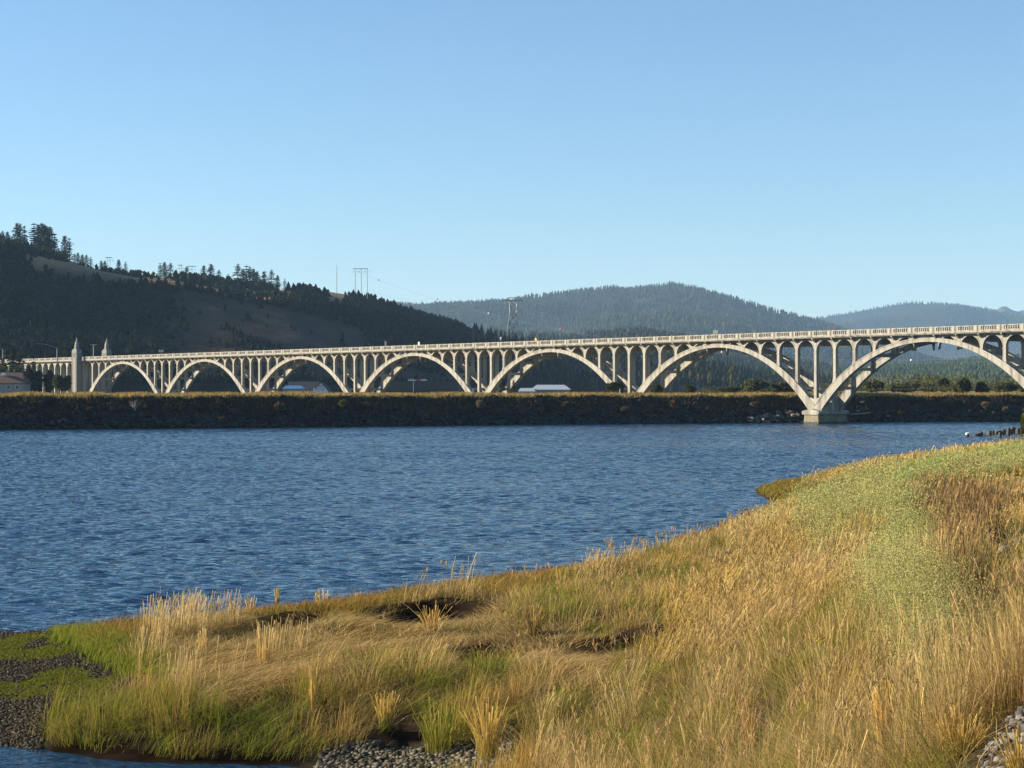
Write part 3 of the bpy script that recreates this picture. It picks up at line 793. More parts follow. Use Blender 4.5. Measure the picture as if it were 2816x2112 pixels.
b = MB(); b.add([(-1.7, -.15, 9.4), (1.7, -.15, 9.4), (.3, -.15, 8.8), (-.3, -.15, 8.8), (-1.7, .15, 9.4), (1.7, .15, 9.4), (.3, .15, 8.8), (-.3, .15, 8.8)], [(3, 2, 1, 0), (4, 5, 6, 7), (0, 1, 5, 4), (1, 2, 6, 5), (2, 3, 7, 6), (3, 0, 4, 7)]); b.build('arm', M['steel'], r)

# power structures on the hill
def gz(u, t):
    x, y, z = hl(np.array([u]), np.array([t])); return (float(x[0]), float(y[0]), float(z[0]))
def hframe(us_, vtop, vbot, label, arm_l, arm_r, t=.97, cat='power pole', rad=.28):
    base = gz(sum(us_) / len(us_), t); Y = base[1]
    r = empty('power_pylon', base); tag(r, label, cat)
    zt = EYE + (HV - vtop) / F * Y - base[2]
    for u in us_:
        g0 = gz(u, t)
        b = MB(); b.tube([((u - CX) / F * Y - base[0], 0, g0[2] - base[2] - 2), ((u - CX) / F * Y - base[0], 0, zt)], [rad, rad * .75], 6); b.build('pole', M['wood_pole'], r)
    if len(us_) > 1:
        b = MB(); b.box((arm_l - CX) / F * Y - base[0], (arm_r - CX) / F * Y - base[0], -.3, .3, zt - .55, zt - .1); b.build('crossarm', M['wood_pole'], r)
        for u in us_:
            for dx in (-.9, 1.1):
                b = MB(); x = (u - CX) / F * Y - base[0] + dx * 1.9; b.tube([(x - .5, .2, zt - 2.6), (x + .7, .2, zt - 3.0)], .16, 5); b.build('insulator', M['steel_dark'], r)
    return (base[0], base[1], base[2] + zt)
hf = hframe([977, 993.5, 1010], 738, 815, 'tall three-pole power structure with a crossarm on the hill spur', 970, 1011)
hframe([926], 729, 812, 'single tall pale pole on the hill spur beside the three-pole structure', 0, 0, .93)
hframe([519, 528], 731, 765, 'two-pole power structure with a wide crossarm, nearest on the ridge', 514, 539, .95, rad=.22)
hframe([494, 499], 728, 758, 'slim two-pole power structure standing just left of the wide crossarm one', 489, 502, .99, rad=.18)
hframe([295, 302], 707, 742, 'small distant two-pole power structure on the ridge right of the hilltop wood', 290, 308, .99, rad=.18)
hframe([83], 880, 935, 'lone dim pole on the shaded slope above the left lamp', 0, 0, .3, rad=.2)

# lattice tower
LY = 1650.0
lx = (1411 - CX) / F * LY; lz = EYE + (HV - 985) / F * LY
r = empty('transmission_tower', (lx, LY, lz)); tag(r, 'steel lattice transmission tower rising behind the deck before the forested mountain', 'transmission tower')
hz = lambda v: EYE + (HV - v) / F * LY - lz
levels = [(hz(985), 6.6), (hz(940), 5.6), (hz(915), 5.0), (hz(890), 4.1), (hz(862), 2.9), (hz(845), 3.1), (hz(828), 3.7)]
b = MB(); bright = False
for (z0, a0), (z1, a1) in zip(levels[:-1], levels[1:]):
    if z0 > hz(863):
        lower_body = b; lower_body.build('lattice_body', M['shaded_tower_steel'], r) if lower_body.v and not bright else None
        b = MB() if not bright else b; bright = True
    for sx, sy in ((1, 1), (1, -1), (-1, 1), (-1, -1)):
        b.tube([(sx * a0, sy * a0, z0), (sx * a1, sy * a1, z1)], .30, 4)
    for s in (1, -1):
        b.tube([(-a0, s * a0, z0), (a1, s * a1, z1)], .15, 4); b.tube([(a0, s * a0, z0), (-a1, s * a1, z1)], .09, 4)
        b.tube([(s * a0, -a0, z0), (s * a1, a1, z1)], .09, 4)
    for s in (1, -1): b.tube([(-a1, s * a1, z1), (a1, s * a1, z1)], .1, 4)
b.build('lattice_head', M['steel'], r)
b = MB(); zt = hz(828)
for s in (1, -1):
    b.tube([(-9, s * .5, zt + .6), (9, s * .5, zt + .6)], .26, 4); b.tube([(-9, s * .5, zt + .6), (-4.5, s * .5, zt + 3.2), (4.5, s * .5, zt + 3.2), (9, s * .5, zt + .6)], .2, 4)
    for q in range(-4, 5): b.tube([(q * 1.8, s * .5, zt + .6), (q * 1.0 + .6, s * .5, zt + 3.1)], .07, 4)
b.build('crossarm', M['steel'], r)
for q in (-8, -3, 3, 8):
    b = MB(); b.tube([(q, 0, zt + .5), (q + .5, 0, zt - 2.6)], .14, 5); b.build('insulator', M['steel'], r)
# wires
def wire(pts, label, rad=.06, name='power_line', grp=None):
    b = MB(); b.tube(pts, rad, 4); o = b.build(name, M['wire']); tag(o, label, 'cable', grp); return o
def smooth(uvY, n=48):
    uvY = np.array(uvY, float); t = np.linspace(uvY[0, 0], uvY[-1, 0], n)
    c2 = np.polyfit(uvY[:, 0], uvY[:, 1], min(4, len(uvY) - 1)); v = np.polyval(c2, t); Y = 1 / np.interp(t, uvY[:, 0], 1 / uvY[:, 2])
    return [P(a, b_, c_) for a, b_, c_ in zip(t, v, Y)]
WP = [(977, 745, hf[1]), (1041, 771, 1380), (1202, 824, 1300), (1344, 861, 1230), (1541, 905, 1130), (1985, 969, 930), (2506, 990, 760), (2900, 972, 670)]
def wv(u):
    w = np.array(WP); return float(np.polyval(np.polyfit(w[:, 0], w[:, 1], 4), u)), float(1 / np.interp(u, w[:, 0], 1 / w[:, 2]))
wire(smooth(WP), 'long sagging river-crossing wire carrying the marker balls from the three-pole structure', .028)
wire([Vector(p) + Vector((3, 4, -1.1)) for p in smooth(WP)], 'second river-crossing wire hanging just below the one with balls', .022)
BL = [(1041, 'ball_orange', 'dark marker ball against the sky right of the three-pole structure'), (1202, 'ball_orange', 'marker ball near the left end of the forested mountain skyline'),
      (1344, 'ball_white', 'pale marker ball left of the lattice tower'), (1541, 'ball_orange', 'reddish marker ball right of the lattice tower above the deck'),
      (1985, 'ball_white', 'white marker ball under the crown of the sixth arch'), (2506, 'ball_white', 'white marker ball under the crown of the rightmost arch')]
def uvsphere(r, n=12, m_=8, squash=(1, 1, 1)):
    V = [(0, 0, r * squash[2])]; Fc = []
    for i in range(1, m_):
        for k in range(n):
            a, w = math.pi * i / m_, 2 * math.pi * k / n
            V.append((r * math.sin(a) * math.cos(w) * squash[0], r * math.sin(a) * math.sin(w) * squash[1], r * math.cos(a) * squash[2]))
    V.append((0, 0, -r * squash[2])); e = len(V) - 1
    for k in range(n): Fc += [(0, 1 + k, 1 + (k + 1) % n), (e, e - n + (k + 1) % n, e - n + k)]
    for i in range(m_ - 2):
        for k in range(n):
            a = 1 + i * n; Fc.append((a + k, a + n + k, a + n + (k + 1) % n, a + (k + 1) % n))
    return V, Fc
for u, mt, lb in BL:
    v, Y = wv(u); b = MB(); b.add(*uvsphere(.62 if Y > 1100 else .42)); o = b.build('marker_ball', M[mt], None, True); o.location = P(u, v, Y)
    tag(o, lb, 'marker ball', 'marker balls on the river-crossing wire')
for k, (du, dv) in enumerate(((0, 0), (-4, 5), (8, 3), (4, 9))):
    wire(smooth([(1422 + du, 832 + dv * .4, 1650), (1560, 862 + dv, 1850), (1720, 893 + dv * .9, 2100), (1905, 925 + dv * .5, 2300)], 20),
         ['topmost', 'second', 'third', 'lowest'][k] + ' of the thin wires running right from the lattice tower', .03)
wire(smooth([(1398, 835, 1650), (1340, 843, 1640), (1200, 838, 1600), (1010, 800, 1500)], 20), 'thin wire running left from the lattice tower toward the hill spur', .03)

# buildings on the flat by the harbour
def house(name, u0, u1, vbase, vridge, Y, label, wallm, roofm, hip=0.0, gable_front=False, dep=9.0, eave=.45, cat='building', foot=6.0):
    x0 = (u0 - CX) / F * Y; x1 = (u1 - CX) / F * Y; zr = EYE + (HV - vridge) / F * Y; zb = EYE + (HV - vbase) / F * Y
    cx = (x0 + x1) / 2; w = (x1 - x0) / 2; h = zr - zb; ze = h * (1 - eave if not gable_front else .08)
    r = empty(name, (cx, Y, zb)); tag(r, label, cat)
    b = MB()
    if gable_front: b.prism([(-w, -6), (w, -6), (w, ze), (0, h - .25), (-w, ze)], 0, dep)
    else: b.box(-w, w, 0, dep, -foot, ze)
    b.build('wall', wallm, r)
    b = MB()
    if gable_front:
        for s in (1, -1):
            b.add([(s * (w + .5), -.5, ze - .35), (0, -.5, h), (0, dep + .5, h), (s * (w + .5), dep + .5, ze - .35), (s * (w + .5), -.5, ze - .6), (0, -.5, h - .25), (0, dep + .5, h - .25), (s * (w + .5), dep + .5, ze - .6)],
                  [(0, 1, 2, 3), (7, 6, 5, 4), (0, 4, 5, 1), (2, 6, 7, 3), (0, 3, 7, 4)])
    else:
        e = .6; hp = hip * w
        b.add([(-w - e, -e, ze), (w + e, -e, ze), (w + e, dep + e, ze), (-w - e, dep + e, ze), (-w - e + hp, dep / 2, h), (w + e - hp, dep / 2, h), (-w - e, -e, ze - .2), (w + e, -e, ze - .2), (w + e, dep + e, ze - .2), (-w - e, dep + e, ze - .2)],
              [(0, 1, 5, 4), (2, 3, 4, 5), (1, 2, 5), (3, 0, 4), (0, 6, 7, 1), (1, 7, 8, 2), (2, 8, 9, 3), (3, 9, 6, 0), (6, 9, 8, 7)])
    b.build('roof', roofm, r)
    return r, w, h, ze
M['wallgrey'] = plain('grey_siding', (.30, .32, .34), .8, .1)
r, w, h, ze = house('house', -45, 66, 1082, 1024, 660, 'brown-roofed bungalow at the left edge in front of the approach viaduct', M['wallgrey'], M['brown_roof'], .35, eave=.5)
for x in (-3.5, 1.0, 4.2):
    b = MB(); b.box(x, x + 1.4, -.06, .02, ze - 2.3, ze - .8); f_ = b.build('window', M['white'], r); b = MB(); b.box(x + .1, x + 1.3, -.075, -.062, ze - 2.2, ze - .9); b.build('pane', M['glass'], f_)
b = MB(); b.prism([(-.7, h - 1.1), (.7, h - 1.1), (0, h - .1)], -.4, 3.2); b.v = [(x - .5, y, z) for x, y, z in b.v]; b.build('dormer', M['white'], r)
r, w, h, ze = house('shop_building', 862, 904, 1078, 1051, 900, 'white gable-fronted building with two rows of dark lettering under the third arch', M['white'], M['dark_roof'], 0, True, 16)
def text(s, x, z, size, par, y=-.03):
    cu = bpy.data.curves.new('lettering', 'FONT'); cu.body = s; cu.size = size; cu.align_x = 'CENTER'; cu.extrude = .01
    o = bpy.data.objects.new('tmp', cu); SC.collection.objects.link(o); bpy.context.view_layer.update()
    dg = bpy.context.evaluated_depsgraph_get(); me = bpy.data.meshes.new_from_object(o.evaluated_get(dg)); bpy.data.objects.remove(o)
    me.name = 'lettering'; me.materials.append(M['black']); q = link(bpy.data.objects.new('lettering', me), par); q.location = (x, y, z); q.rotation_euler = (R(90), 0, 0)
TXT = []
r_shop, h_shop = r, h
house('warehouse', 793, 872, 1078, 1049, 915, 'long dark-roofed warehouse joined behind the white gable building', M['wallgrey'], M['dark_roof'], .0, eave=.75)
house('boathouse', 778, 832, 1076, 1060, 890, 'low blue-roofed building under the third arch, left of the white gable', M['wallgrey'], M['blue_roof'], .35, eave=.55)
r_bs, w, h, ze = house('boat_shed', 1463, 1567, 1082, 1058, 950, 'wide shed with a pale metal roof seen under the fifth arch', M['wallgrey'], M['metal_roof'], .32, eave=.55, dep=14)
for x in (-7.0, -2.5, 2.0, 6.5):
    b = MB(); b.box(x, x + 1.5, -.05, .02, ze - 1.5, ze - .5); f_ = b.build('window', M['white'], r_bs); b = MB(); b.box(x + .12, x + 1.38, -.062, -.052, ze - 1.4, ze - .6); b.build('pane', M['glass'], f_)
house('annex', 1428, 1470, 1082, 1067, 945, 'low pale annex at the left end of the metal-roofed shed', M['wallgrey'], M['metal_roof'], .3, eave=.6)
for u, lb in ((353, 'small pale hillside shed, left of a pair under the first arch'), (367, 'small pale hillside shed, right of a pair under the first arch')):
    house('shed', u - 4.5, u + 4.5, 1030, 1019, 1010, lb, M['wallgrey'], M['blue_roof'], .1, eave=.25, dep=3, foot=.3)
b = MB(); 
r = empty('road_bench', (0, 0, 0)) if False else None

def car(u, v, Y, mat, label, L=4.4):
    x, y, z = P(u, v, Y)
    r = empty('parked_car', (x, y, z)); tag(r, label, 'car')
    b = MB(); h = L / 2
    b.prism([(-h, .35), (h, .35), (h, .8), (h * .6, .95), (h * .35, 1.45), (-h * .55, 1.48), (-h * .85, .98), (-h, .9)], -.85, .85); b.build('body', mat, r)
    b = MB(); b.prism([(h * .52, .97), (h * .32, 1.38), (-h * .5, 1.40), (-h * .72, 1.0)], -.87, -.86); b.build('window', M['glass'], r)
    for sx in (-.62, .62):
        b = MB(); b.tube([(sx * h, -.9, .33), (sx * h, -.68, .33)], .33, 12); b.build('wheel', M['rubber'], r)
# road bench carrying the cars on the hillside
xa, ya, za = P(1040, 1049, 1000); xb, yb, zb = P(1260, 1050, 1000)
b = MB(); b.box(xa, xb, ya - 2.5, ya + 60, za - 5, za); o = b.build('hillside_road', M['asphalt']); tag(o, kind='structure')
car(1133, 1049, 999, M['white'], 'white car on the hillside road seen under the fourth arch')
car(1152, 1049, 1001, M['red'], 'red car beside the white one on the hillside road', 3.8)
car(1166, 1049, 999.5, M['white'], 'small pale car at the right end of the three on the hillside road', 3.6)
for u in (1137,):
    x, y, z = P(u, 1085, 880); r = empty('harbour_lamp', (x, y, z)); tag(r, 'thin grey harbour lamp post below the cars', 'lamp post')
    b = MB(); b.tube([(0, 0, -3), (0, 0, 6)], .12, 6); b.build('pole', M['steel'], r); b = MB(); b.box(-.1, 1.0, -.12, .12, 6, 6.15); b.build('lamp_head', M['steel'], r)

# ---- trees and bushes
def leaf_quads(ctr, n_out, size, rg, col, var=.35, flat=.0):
    """n leaf-sized quads about centres"""
    N = len(ctr)
    a = rg.normal(0, 1, (N, 3)); a /= np.linalg.norm(a, axis=1, keepdims=True) + 1e-9
    a[:, 2] *= (1 - flat)
    c = np.cross(a, rg.normal(0, 1, (N, 3))); c /= np.linalg.norm(c, axis=1, keepdims=True) + 1e-9
    s = (size * rg.uniform(.6, 1.4, N))[:, None]
    V = np.stack([ctr - a * s, ctr + c * s * .5, ctr + a * s, ctr - c * s * .5], 1)
    C = np.repeat((col * (1 + var * rg.uniform(-1, 1, (N, 1))))[:, None], 4, 1)
    Fq = np.arange(N * 4).reshape(N, 4)
    return V.reshape(-1, 3), Fq, C.reshape(-1, 3)
def conifer_meshes(seed, h, spread, col, sparse=.0, lean=0.0, bare=.12):
    rg = np.random.default_rng(seed)
    V = []; C = []
    nwh = 19 if sparse < .1 else 14
    for i in range(nwh):
        f = bare + (1 - bare) * (i / nwh) ** .95
        if rg.random() < sparse: continue
        z = h * f; L = spread * h * (1 - f) ** .8 * rg.uniform(.6, 1.25) + .02 * h
        nb = rg.integers(4, 7); a0 = rg.random() * 6.28
        for k in range(nb):
            a = a0 + 6.28 * k / nb + rg.normal(0, .25); l = L * rg.uniform(.55, 1.2)
            d = np.array([math.cos(a), math.sin(a), 0])
            m_ = int(5 + 5 * (l / (spread * h)))
            q = np.linspace(.1, 1, m_)
            p = d * (l * q)[:, None] + np.array([lean * f * h, 0, z]) + np.stack([0 * q, 0 * q, -.28 * l * q ** 1.5 + .1 * l * q], -1)
            p = np.repeat(p, 2, 0) + rg.normal(0, 1, (2 * m_, 3)) * np.array([.012, .012, .005]) * h
            V.append(p)
    ctr = np.concatenate(V)
    top = np.stack([np.full(8, lean * h), np.zeros(8), h * np.linspace(.86, 1.0, 8)], -1) + rg.normal(0, .003 * h, (8, 3)); ctr = np.concatenate([ctr, top])
    v, f, c = leaf_quads(ctr, 0, .030 * h, rg, col, .4, .6)
    crown = mesh_np('crown', v, [f], np.clip(c, .004, 1)); crown.materials.append(M['vcol'])
    b = MB(); b.tube([(0, 0, -.06 * h), (lean * h * .5, 0, h * .5), (lean * h * .97, 0, h * .97)], [.018 * h, .011 * h, .002 * h], 6); tr = b.mesh('trunk'); tr.materials.append(M['bark'])
    return tr, crown
CON = [conifer_meshes(1, 1.0, .26, np.array([.03, .042, .02])), conifer_meshes(2, 1.0, .20, np.array([.026, .037, .019]), .12), conifer_meshes(3, 1.0, .34, np.array([.03, .044, .02]), .15, .03, .2),
       conifer_meshes(4, 1.0, .30, np.array([.038, .052, .022]), .05), conifer_meshes(5, 1.0, .18, np.array([.028, .035, .022]), .3, -.03, .35)]
rnd = random.Random(4)
def tree(kind, loc, h, label, group=None, name='conifer_tree', wide=1.0):
    r = empty(name, loc, rnd.random() * 6.28); tag(r, label, 'tree', group)
    for nm, me in zip(('trunk', 'crown'), CON[kind]):
        o = link(bpy.data.objects.new(nm, me), r); o.scale = (h * wide, h * wide, h)
    return r
ORD = ['leftmost', 'second', 'third', 'fourth', 'fifth', 'sixth', 'seventh', 'eighth', 'ninth', 'tenth', 'eleventh', 'twelfth', 'thirteenth', 'fourteenth']
def ridge_trees(lst, where, group):
    for i, (u, vtop, vbase, k, wd) in enumerate(lst):
        t = .985 - .03 * (i % 3); x, y, z = gz(u, t)
        zt = EYE + (HV - vtop) / F * y; h = max(zt - z, 2.5)
        look = ['dense dark', 'slim dark', 'broad open', 'broad green', 'sparse thin'][k]
        tree(k, (x, y, z), h, '%s conifer, %s %s' % (look, ORD[i] + (' from left' if i else ''), where), group, wide=wd * 1.3)
ridge_trees([(6, 634, 675, 2, 1.1), (20, 636, 680, 3, 1.2), (47, 612, 690, 0, 1.1), (53, 614, 690, 2, .9), (69, 620, 690, 4, .9), (93, 611, 700, 1, 1.1), (105, 616, 700, 0, 1.0), (114, 612, 700, 0, 1.1), (122, 617, 700, 3, 1.1), (130, 624, 705, 0, 1.0), (137, 622, 705, 0, 1.0), (150, 640, 708, 1, 1.2), (178, 647, 712, 0, 1.1), (190, 653, 715, 1, 1.1)], 'in the hilltop wood at the left', 'conifers of the hilltop wood at the left')
ridge_trees([(205, 697, 712, 1, 1.2), (214, 694, 714, 0, 1.2), (226, 699, 716, 0, 1.2), (237, 700, 720, 3, 1.2), (249, 705, 722, 1, 1.2)], 'in the small row right of the hilltop wood', 'small conifers down the ridge')
ridge_trees([(278, 716, 742, 0, 1.2), (288, 717, 742, 3, 1.2), (326, 713, 760, 0, 1.1), (345, 718, 760, 1, 1.2)], 'near the small distant power structure', 'conifers by the small power structure')
ridge_trees([(440, 722, 760, 1, 1.2), (452, 720, 760, 0, 1.2), (467, 722, 762, 2, 1.2), (513, 733, 765, 0, 1.2), (560, 729, 775, 3, 1.1), (580, 725, 778, 0, 1.15), (601, 741, 780, 2, 1.1)], 'in the clump by the two-pole structures', 'conifers by the two-pole structures')
ridge_trees([(627, 752, 785, 1, 1.2), (652, 724, 785, 2, 1.0), (668, 738, 787, 0, 1.0), (678, 728, 788, 1, 1.1), (689, 732, 790, 2, .9), (697, 738, 790, 3, 1.1), (707, 745, 792, 0, 1.1), (722, 747, 795, 4, 1.1), (728, 744, 795, 1, 1.1), (746, 742, 795, 2, 1.0), (763, 756, 797, 0, 1.1), (783, 765, 790, 1, 1.0)], 'in the windswept row mid-ridge', 'windswept conifers mid-ridge')

def bush_mesh(seed, rx, rz, n, leaf, col, lobes=7, col2=None):
    rg = np.random.default_rng(seed); ctr = []; cc = []
    for k in range(lobes):
        a = rg.random() * 6.28; d = rg.uniform(0, .62) * rx; r = rx * rg.uniform(.32, .55)
        c = np.array([d * math.cos(a), d * math.sin(a), rz * rg.uniform(.18, .70)])
        m_ = n // lobes; q = rg.normal(0, 1, (m_, 3)); q /= np.linalg.norm(q, axis=1, keepdims=True)
        q *= (rg.random((m_, 1)) ** .4) * np.array([r, r, r * rz / rx * .75]); p = c + q; p[:, 2] = np.maximum(p[:, 2], rz * .02 * rg.random(m_))
        ctr.append(p); tint = rg.uniform(.75, 1.3); cc.append(np.ones((m_, 3)) * (col if col2 is None or rg.random() < .6 else col2) * tint)
    ctr = np.concatenate(ctr); v, f, c = leaf_quads(ctr, 0, leaf, rg, np.concatenate(cc), .3)
    return mesh_np('foliage', v, [f], np.clip(c, .004, 1))
def bush(u, vtop, vbase, Y, wpx, label, col, seed, name='shrub', cat='shrub', lobes=7, n=900, group=None, zfix=None, col2=None):
    x, y, z = P(u, vbase, Y); h = (vbase - vtop) / F * Y; w = wpx / F * Y / 2
    r = empty(name, (x, y, z if zfix is None else zfix)); tag(r, label, cat, group)
    me = bush_mesh(seed, w, h, n, max(.07 * h, .0011 * Y), np.array(col), lobes, col2); put('foliage', me, M['vcol'], r)
    b = MB(); b.tube([(0, 0, -1.0), (.05 * w, 0, h * .55)], [.05 * h, .02 * h], 6)
    for q in range(3): b.tube([(0, 0, h * .1), (.4 * w * math.cos(q * 2.1), .4 * w * math.sin(q * 2.1), h * .6)], [.03 * h, .01 * h], 5)
    b.build('stem', M['bark'], r); return r
olive = (.10, .10, .03); dkgreen = (.035, .045, .02); yel = (.16, .15, .03); tanb = (.12, .085, .045)
bush(169, 1024, 1072, 640, 52, 'round olive bush in front of the approach arches beside the left pylon', olive, 11, lobes=10, n=1800)
def P_tree(u, vt, vb, Y, k, label, wide=1.0):
    x, y, z = P(u, vb, Y); tree(k, (x, y, z), (vb - vt) / F * Y, label, wide=wide)
P_tree(34, 948, 1080, 690, 3, 'tall dull green conifer behind the bungalow roof at the left edge', 1.0)
P_tree(54, 968, 1080, 685, 0, 'shorter conifer right of the tall one behind the bungalow', 1.2)
for i_, (u_, vt_, w_, lb_) in enumerate(((78, 1008, 34, 'dark bush hiding the approach columns right of the bungalow'), (105, 1016, 40, 'low dark bush in front of the approach columns, right of another'), (136, 1010, 30, 'dark upright bush left of the round olive bush by the pylon'))):
    bush(u_, vt_, 1076, 672, w_, lb_, (.022, .028, .014), 61 + i_, lobes=9, n=1500)
P_tree(92, 978, 1078, 705, 1, 'slim dark conifer standing before the approach viaduct railing', 1.2)
P_tree(8, 985, 1080, 700, 3, 'conifer partly cut by the left edge behind the bungalow', 1.3)
P_tree(182, 934, 1080, 900, 3, 'green conifer behind the deck just left of the left pylon', 1.0)
P_tree(222, 968, 1080, 905, 0, 'conifer between the two pylons behind the deck', 1.0)
P_tree(1383, 1040, 1078, 480, 3, 'young green conifer at the foot of the fifth arch, left of two', 1.2)
P_tree(1412, 1045, 1078, 490, 0, 'young green conifer at the foot of the fifth arch, right of two', 1.4)
bush(1694, 1052, 1079, 475, 60, 'spreading green bush at the pier between the fifth and sixth arches', (.08, .09, .03), 12, n=1200)
bush(1809, 1057, 1079, 478, 28, 'small bush under the left half of the sixth arch', (.08, .10, .03), 13)
bush(1896, 1061, 1079, 478, 36, 'low bush under the middle of the sixth arch', (.08, .10, .03), 14)
bush(2072, 1045, 1072, 640, 95, 'rounded pale shrub mound behind the sixth arch near the right pier', (.12, .12, .045), 15, lobes=12, n=2200)
bush(2160, 1052, 1074, 640, 80, 'low olive shrub mound right of the rounded one, behind the rib', (.08, .085, .03), 16, lobes=10, n=1600)
bush(2005, 1063, 1076, 640, 70, 'flat grey-green shrub left of the rounded shrub mound', (.09, .10, .05), 17, lobes=10, n=1400)
bush(2410, 1045, 1076, 600, 70, 'olive shrub right of the last pier, nearest to it', (.085, .09, .03), 18, lobes=10, n=1500)
bush(2490, 1050, 1076, 600, 90, 'wide low shrub second to the right of the last pier', (.10, .11, .045), 19, lobes=12, n=1800)
bush(2555, 1052, 1077, 610, 60, 'grey-green low shrub left of the dark bush under the right arch', (.09, .10, .05), 20, lobes=9, n=1400)
bush(2597, 1033, 1076, 620, 30, 'narrow dark upright bush under the right arch', (.04, .045, .022), 21, lobes=7, n=1200)
bush(2644, 1041, 1079, 560, 62, 'tall yellow-green bush under the right arch, larger than its neighbours', (.10, .105, .03), 22, lobes=11, n=2000)
bush(2700, 1049, 1078, 560, 36, 'dark rounded bush right of the yellow-green one', (.05, .055, .025), 23, lobes=8, n=1300)
bush(2765, 1052, 1078, 570, 90, 'broad low olive thicket at the far right under the arch', (.09, .095, .035), 24, lobes=13, n=2000)
bush(2840, 1048, 1078, 575, 80, 'olive thicket cut by the right edge of the photo', (.08, .085, .03), 25, lobes=12, n=1800)
tk = np.random.default_rng(71); n = 26000
u_ = tk.uniform(1930, 3100, n); Yk = tk.uniform(590, 720, n); Yk = np.where(u_ < 2330, tk.uniform(640, 720, n), Yk); Xk = (u_ - CX) / F * Yk
hk = (.6 + 5.2 * sstep(.42, .75, fbm(Xk / 9, Yk / 30, 73, 3))) * np.where(u_ < 2330, .55, 1.0)
zk = 7.0 + 1.6 * sstep(1900, 2300, u_) + hk * tk.random(n) ** .8
v, f, c = leaf_quads(np.stack([Xk, Yk, zk], -1), 0, np.full(n, .42), tk, np.array([.115, .12, .045]) * (.6 + .9 * fbm(Xk / 14, Yk / 40, 75, 2)[:, None]), .35)
tag(put('thicket', mesh_np('thicket', v, [f], np.clip(c, .004, 1)), M['vcol']), 'low olive thicket covering the flat beyond the embankment at the right', 'shrubs', kind='stuff')
# shrubs on the embankment face
def bank_bush(u, o, wpx, hpx, label, col, seed, n=700):
    x, y, z = bank_pt(np.array([u]), np.array([o])); x, y, z = float(x[0]), float(y[0]), float(z[0])
    v = HV + (EYE - z) / y * F; bush(u, v - hpx, v + 1, y - .6, wpx, label, col, seed, n=n, zfix=z - .2)
bank_bush(941, 7.6, 22, 16, 'bright yellow-green shrub on the embankment face below the third arch', yel, 31)
bank_bush(767, 6.3, 34, 22, 'rusty brown shrub on the embankment face below the white gable', tanb, 32)
bank_bush(1321, 7.2, 20, 16, 'pale dry shrub on the embankment below the fourth pier', (.24, .20, .12), 33)
bank_bush(1850, 7.0, 30, 14, 'dry brown shrub on the embankment below the sixth arch', tanb, 34)
bank_bush(2290, 4.2, 26, 14, 'small yellowed shrub on the bank just right of the pier base', (.16, .13, .05), 35)
bank_bush(2712, 5.6, 30, 12, 'tan tussock on the dark bank below the right-hand arch', (.26, .19, .09), 36)
for i_, (u_, o_, w_, lb_) in enumerate(((250, 6.0, 24, 'small tan tussock on the embankment left of the dead shrub'), (610, 2.6, 18, 'rusty tuft low on the embankment under the second arch'), (1010, 7.8, 26, 'tan tussock high on the embankment right of the yellow-green shrub'), (1170, 2.8, 18, 'rusty tuft just above the stones below the fourth arch'), (1560, 7.4, 26, 'tan tussock high on the embankment below the metal-roofed shed'), (1720, 5.5, 30, 'dry tussock on the embankment below the fifth pier'), (2080, 6.8, 34, 'tan tussock on the bank above the riprap boulders'), (2480, 3.4, 22, 'rusty tuft low on the dark bank right of the driftwood log'), (2600, 4.6, 20, 'tan tuft on the dark bank left of the piles'))):
    bank_bush(u_, o_, w_ * 1.2, 6 + (i_ * 3) % 5, lb_, (.11, .082, .045), 81 + i_, n=260)
bank_bush(2765, 4.6, 16, 9, 'small tan tussock low on the dark bank at the far right', (.26, .19, .09), 37)
x, y, z = [float(q[0]) for q in bank_pt(np.array([392]), np.array([6.5]))]
r = empty('dead_shrub', (x, y - .5, z)); tag(r, 'bare pale dead shrub on the embankment below the first arch', 'shrub')
b = MB(); rg = random.Random(8)
for k in range(16):
    a = rg.uniform(-.75, .6); l = rg.uniform(.8, 2.5); p1 = (math.sin(a) * l * .5, rg.uniform(-.3, .3), math.cos(a) * l * .55); p2 = (math.sin(a * 1.3) * l, rg.uniform(-.5, .5), math.cos(a * 1.1) * l)
    b.tube([(0, 0, -.3), p1, p2], [.045, .03, .015], 4)
b.build('branches', M['driftwood'], r)

# riprap boulders, driftwood and piles by the water
def rock_mesh(seed, n=10, m_=7):
    V, Fc = uvsphere(1.0, n, m_); V = np.array(V); rg = np.random.default_rng(seed)
    d = V / np.linalg.norm(V, axis=1, keepdims=True)
    for _ in range(7):
        nrm = rg.normal(0, 1, 3); nrm /= np.linalg.norm(nrm); lim = rg.uniform(.45, .8)
        s = np.maximum(d @ nrm - lim, 0) if False else np.maximum(V @ nrm - lim, 0); V = V - s[:, None] * nrm
    V *= np.array([1, .8, .65]) * rg.uniform(.85, 1.15, 3)
    b = MB(); b.add(V, Fc); me = b.mesh('boulder'); me.materials.append(M['boulder']); return me
M['boulder'] = plain('boulder_stone', (.17, .158, .138), .85, .5, 1.6)
RK = [rock_mesh(s) for s in range(6)]
rg = random.Random(12)
for k in range(44):
    u = 2060 + 150 * rg.random() ** .8; o_ = rg.uniform(-.2, 4.6) * (.35 + .65 * (u - 2050) / 160); x, y, z = [float(q[0]) for q in bank_pt(np.array([u]), np.array([o_]))]
    o = link(bpy.data.objects.new('boulder', RK[k % 6])); s = rg.uniform(.45, 1.05); o.scale = (s, s, s); o.location = (x, y - .3, z + .25 * s); o.rotation_euler = (rg.uniform(-.4, .4), rg.uniform(-.4, .4), rg.random() * 6.28)
    tag(o, 'grey riprap boulder heaped at the waterline left of the pier base', 'boulder', 'riprap boulders left of the right-hand pier')
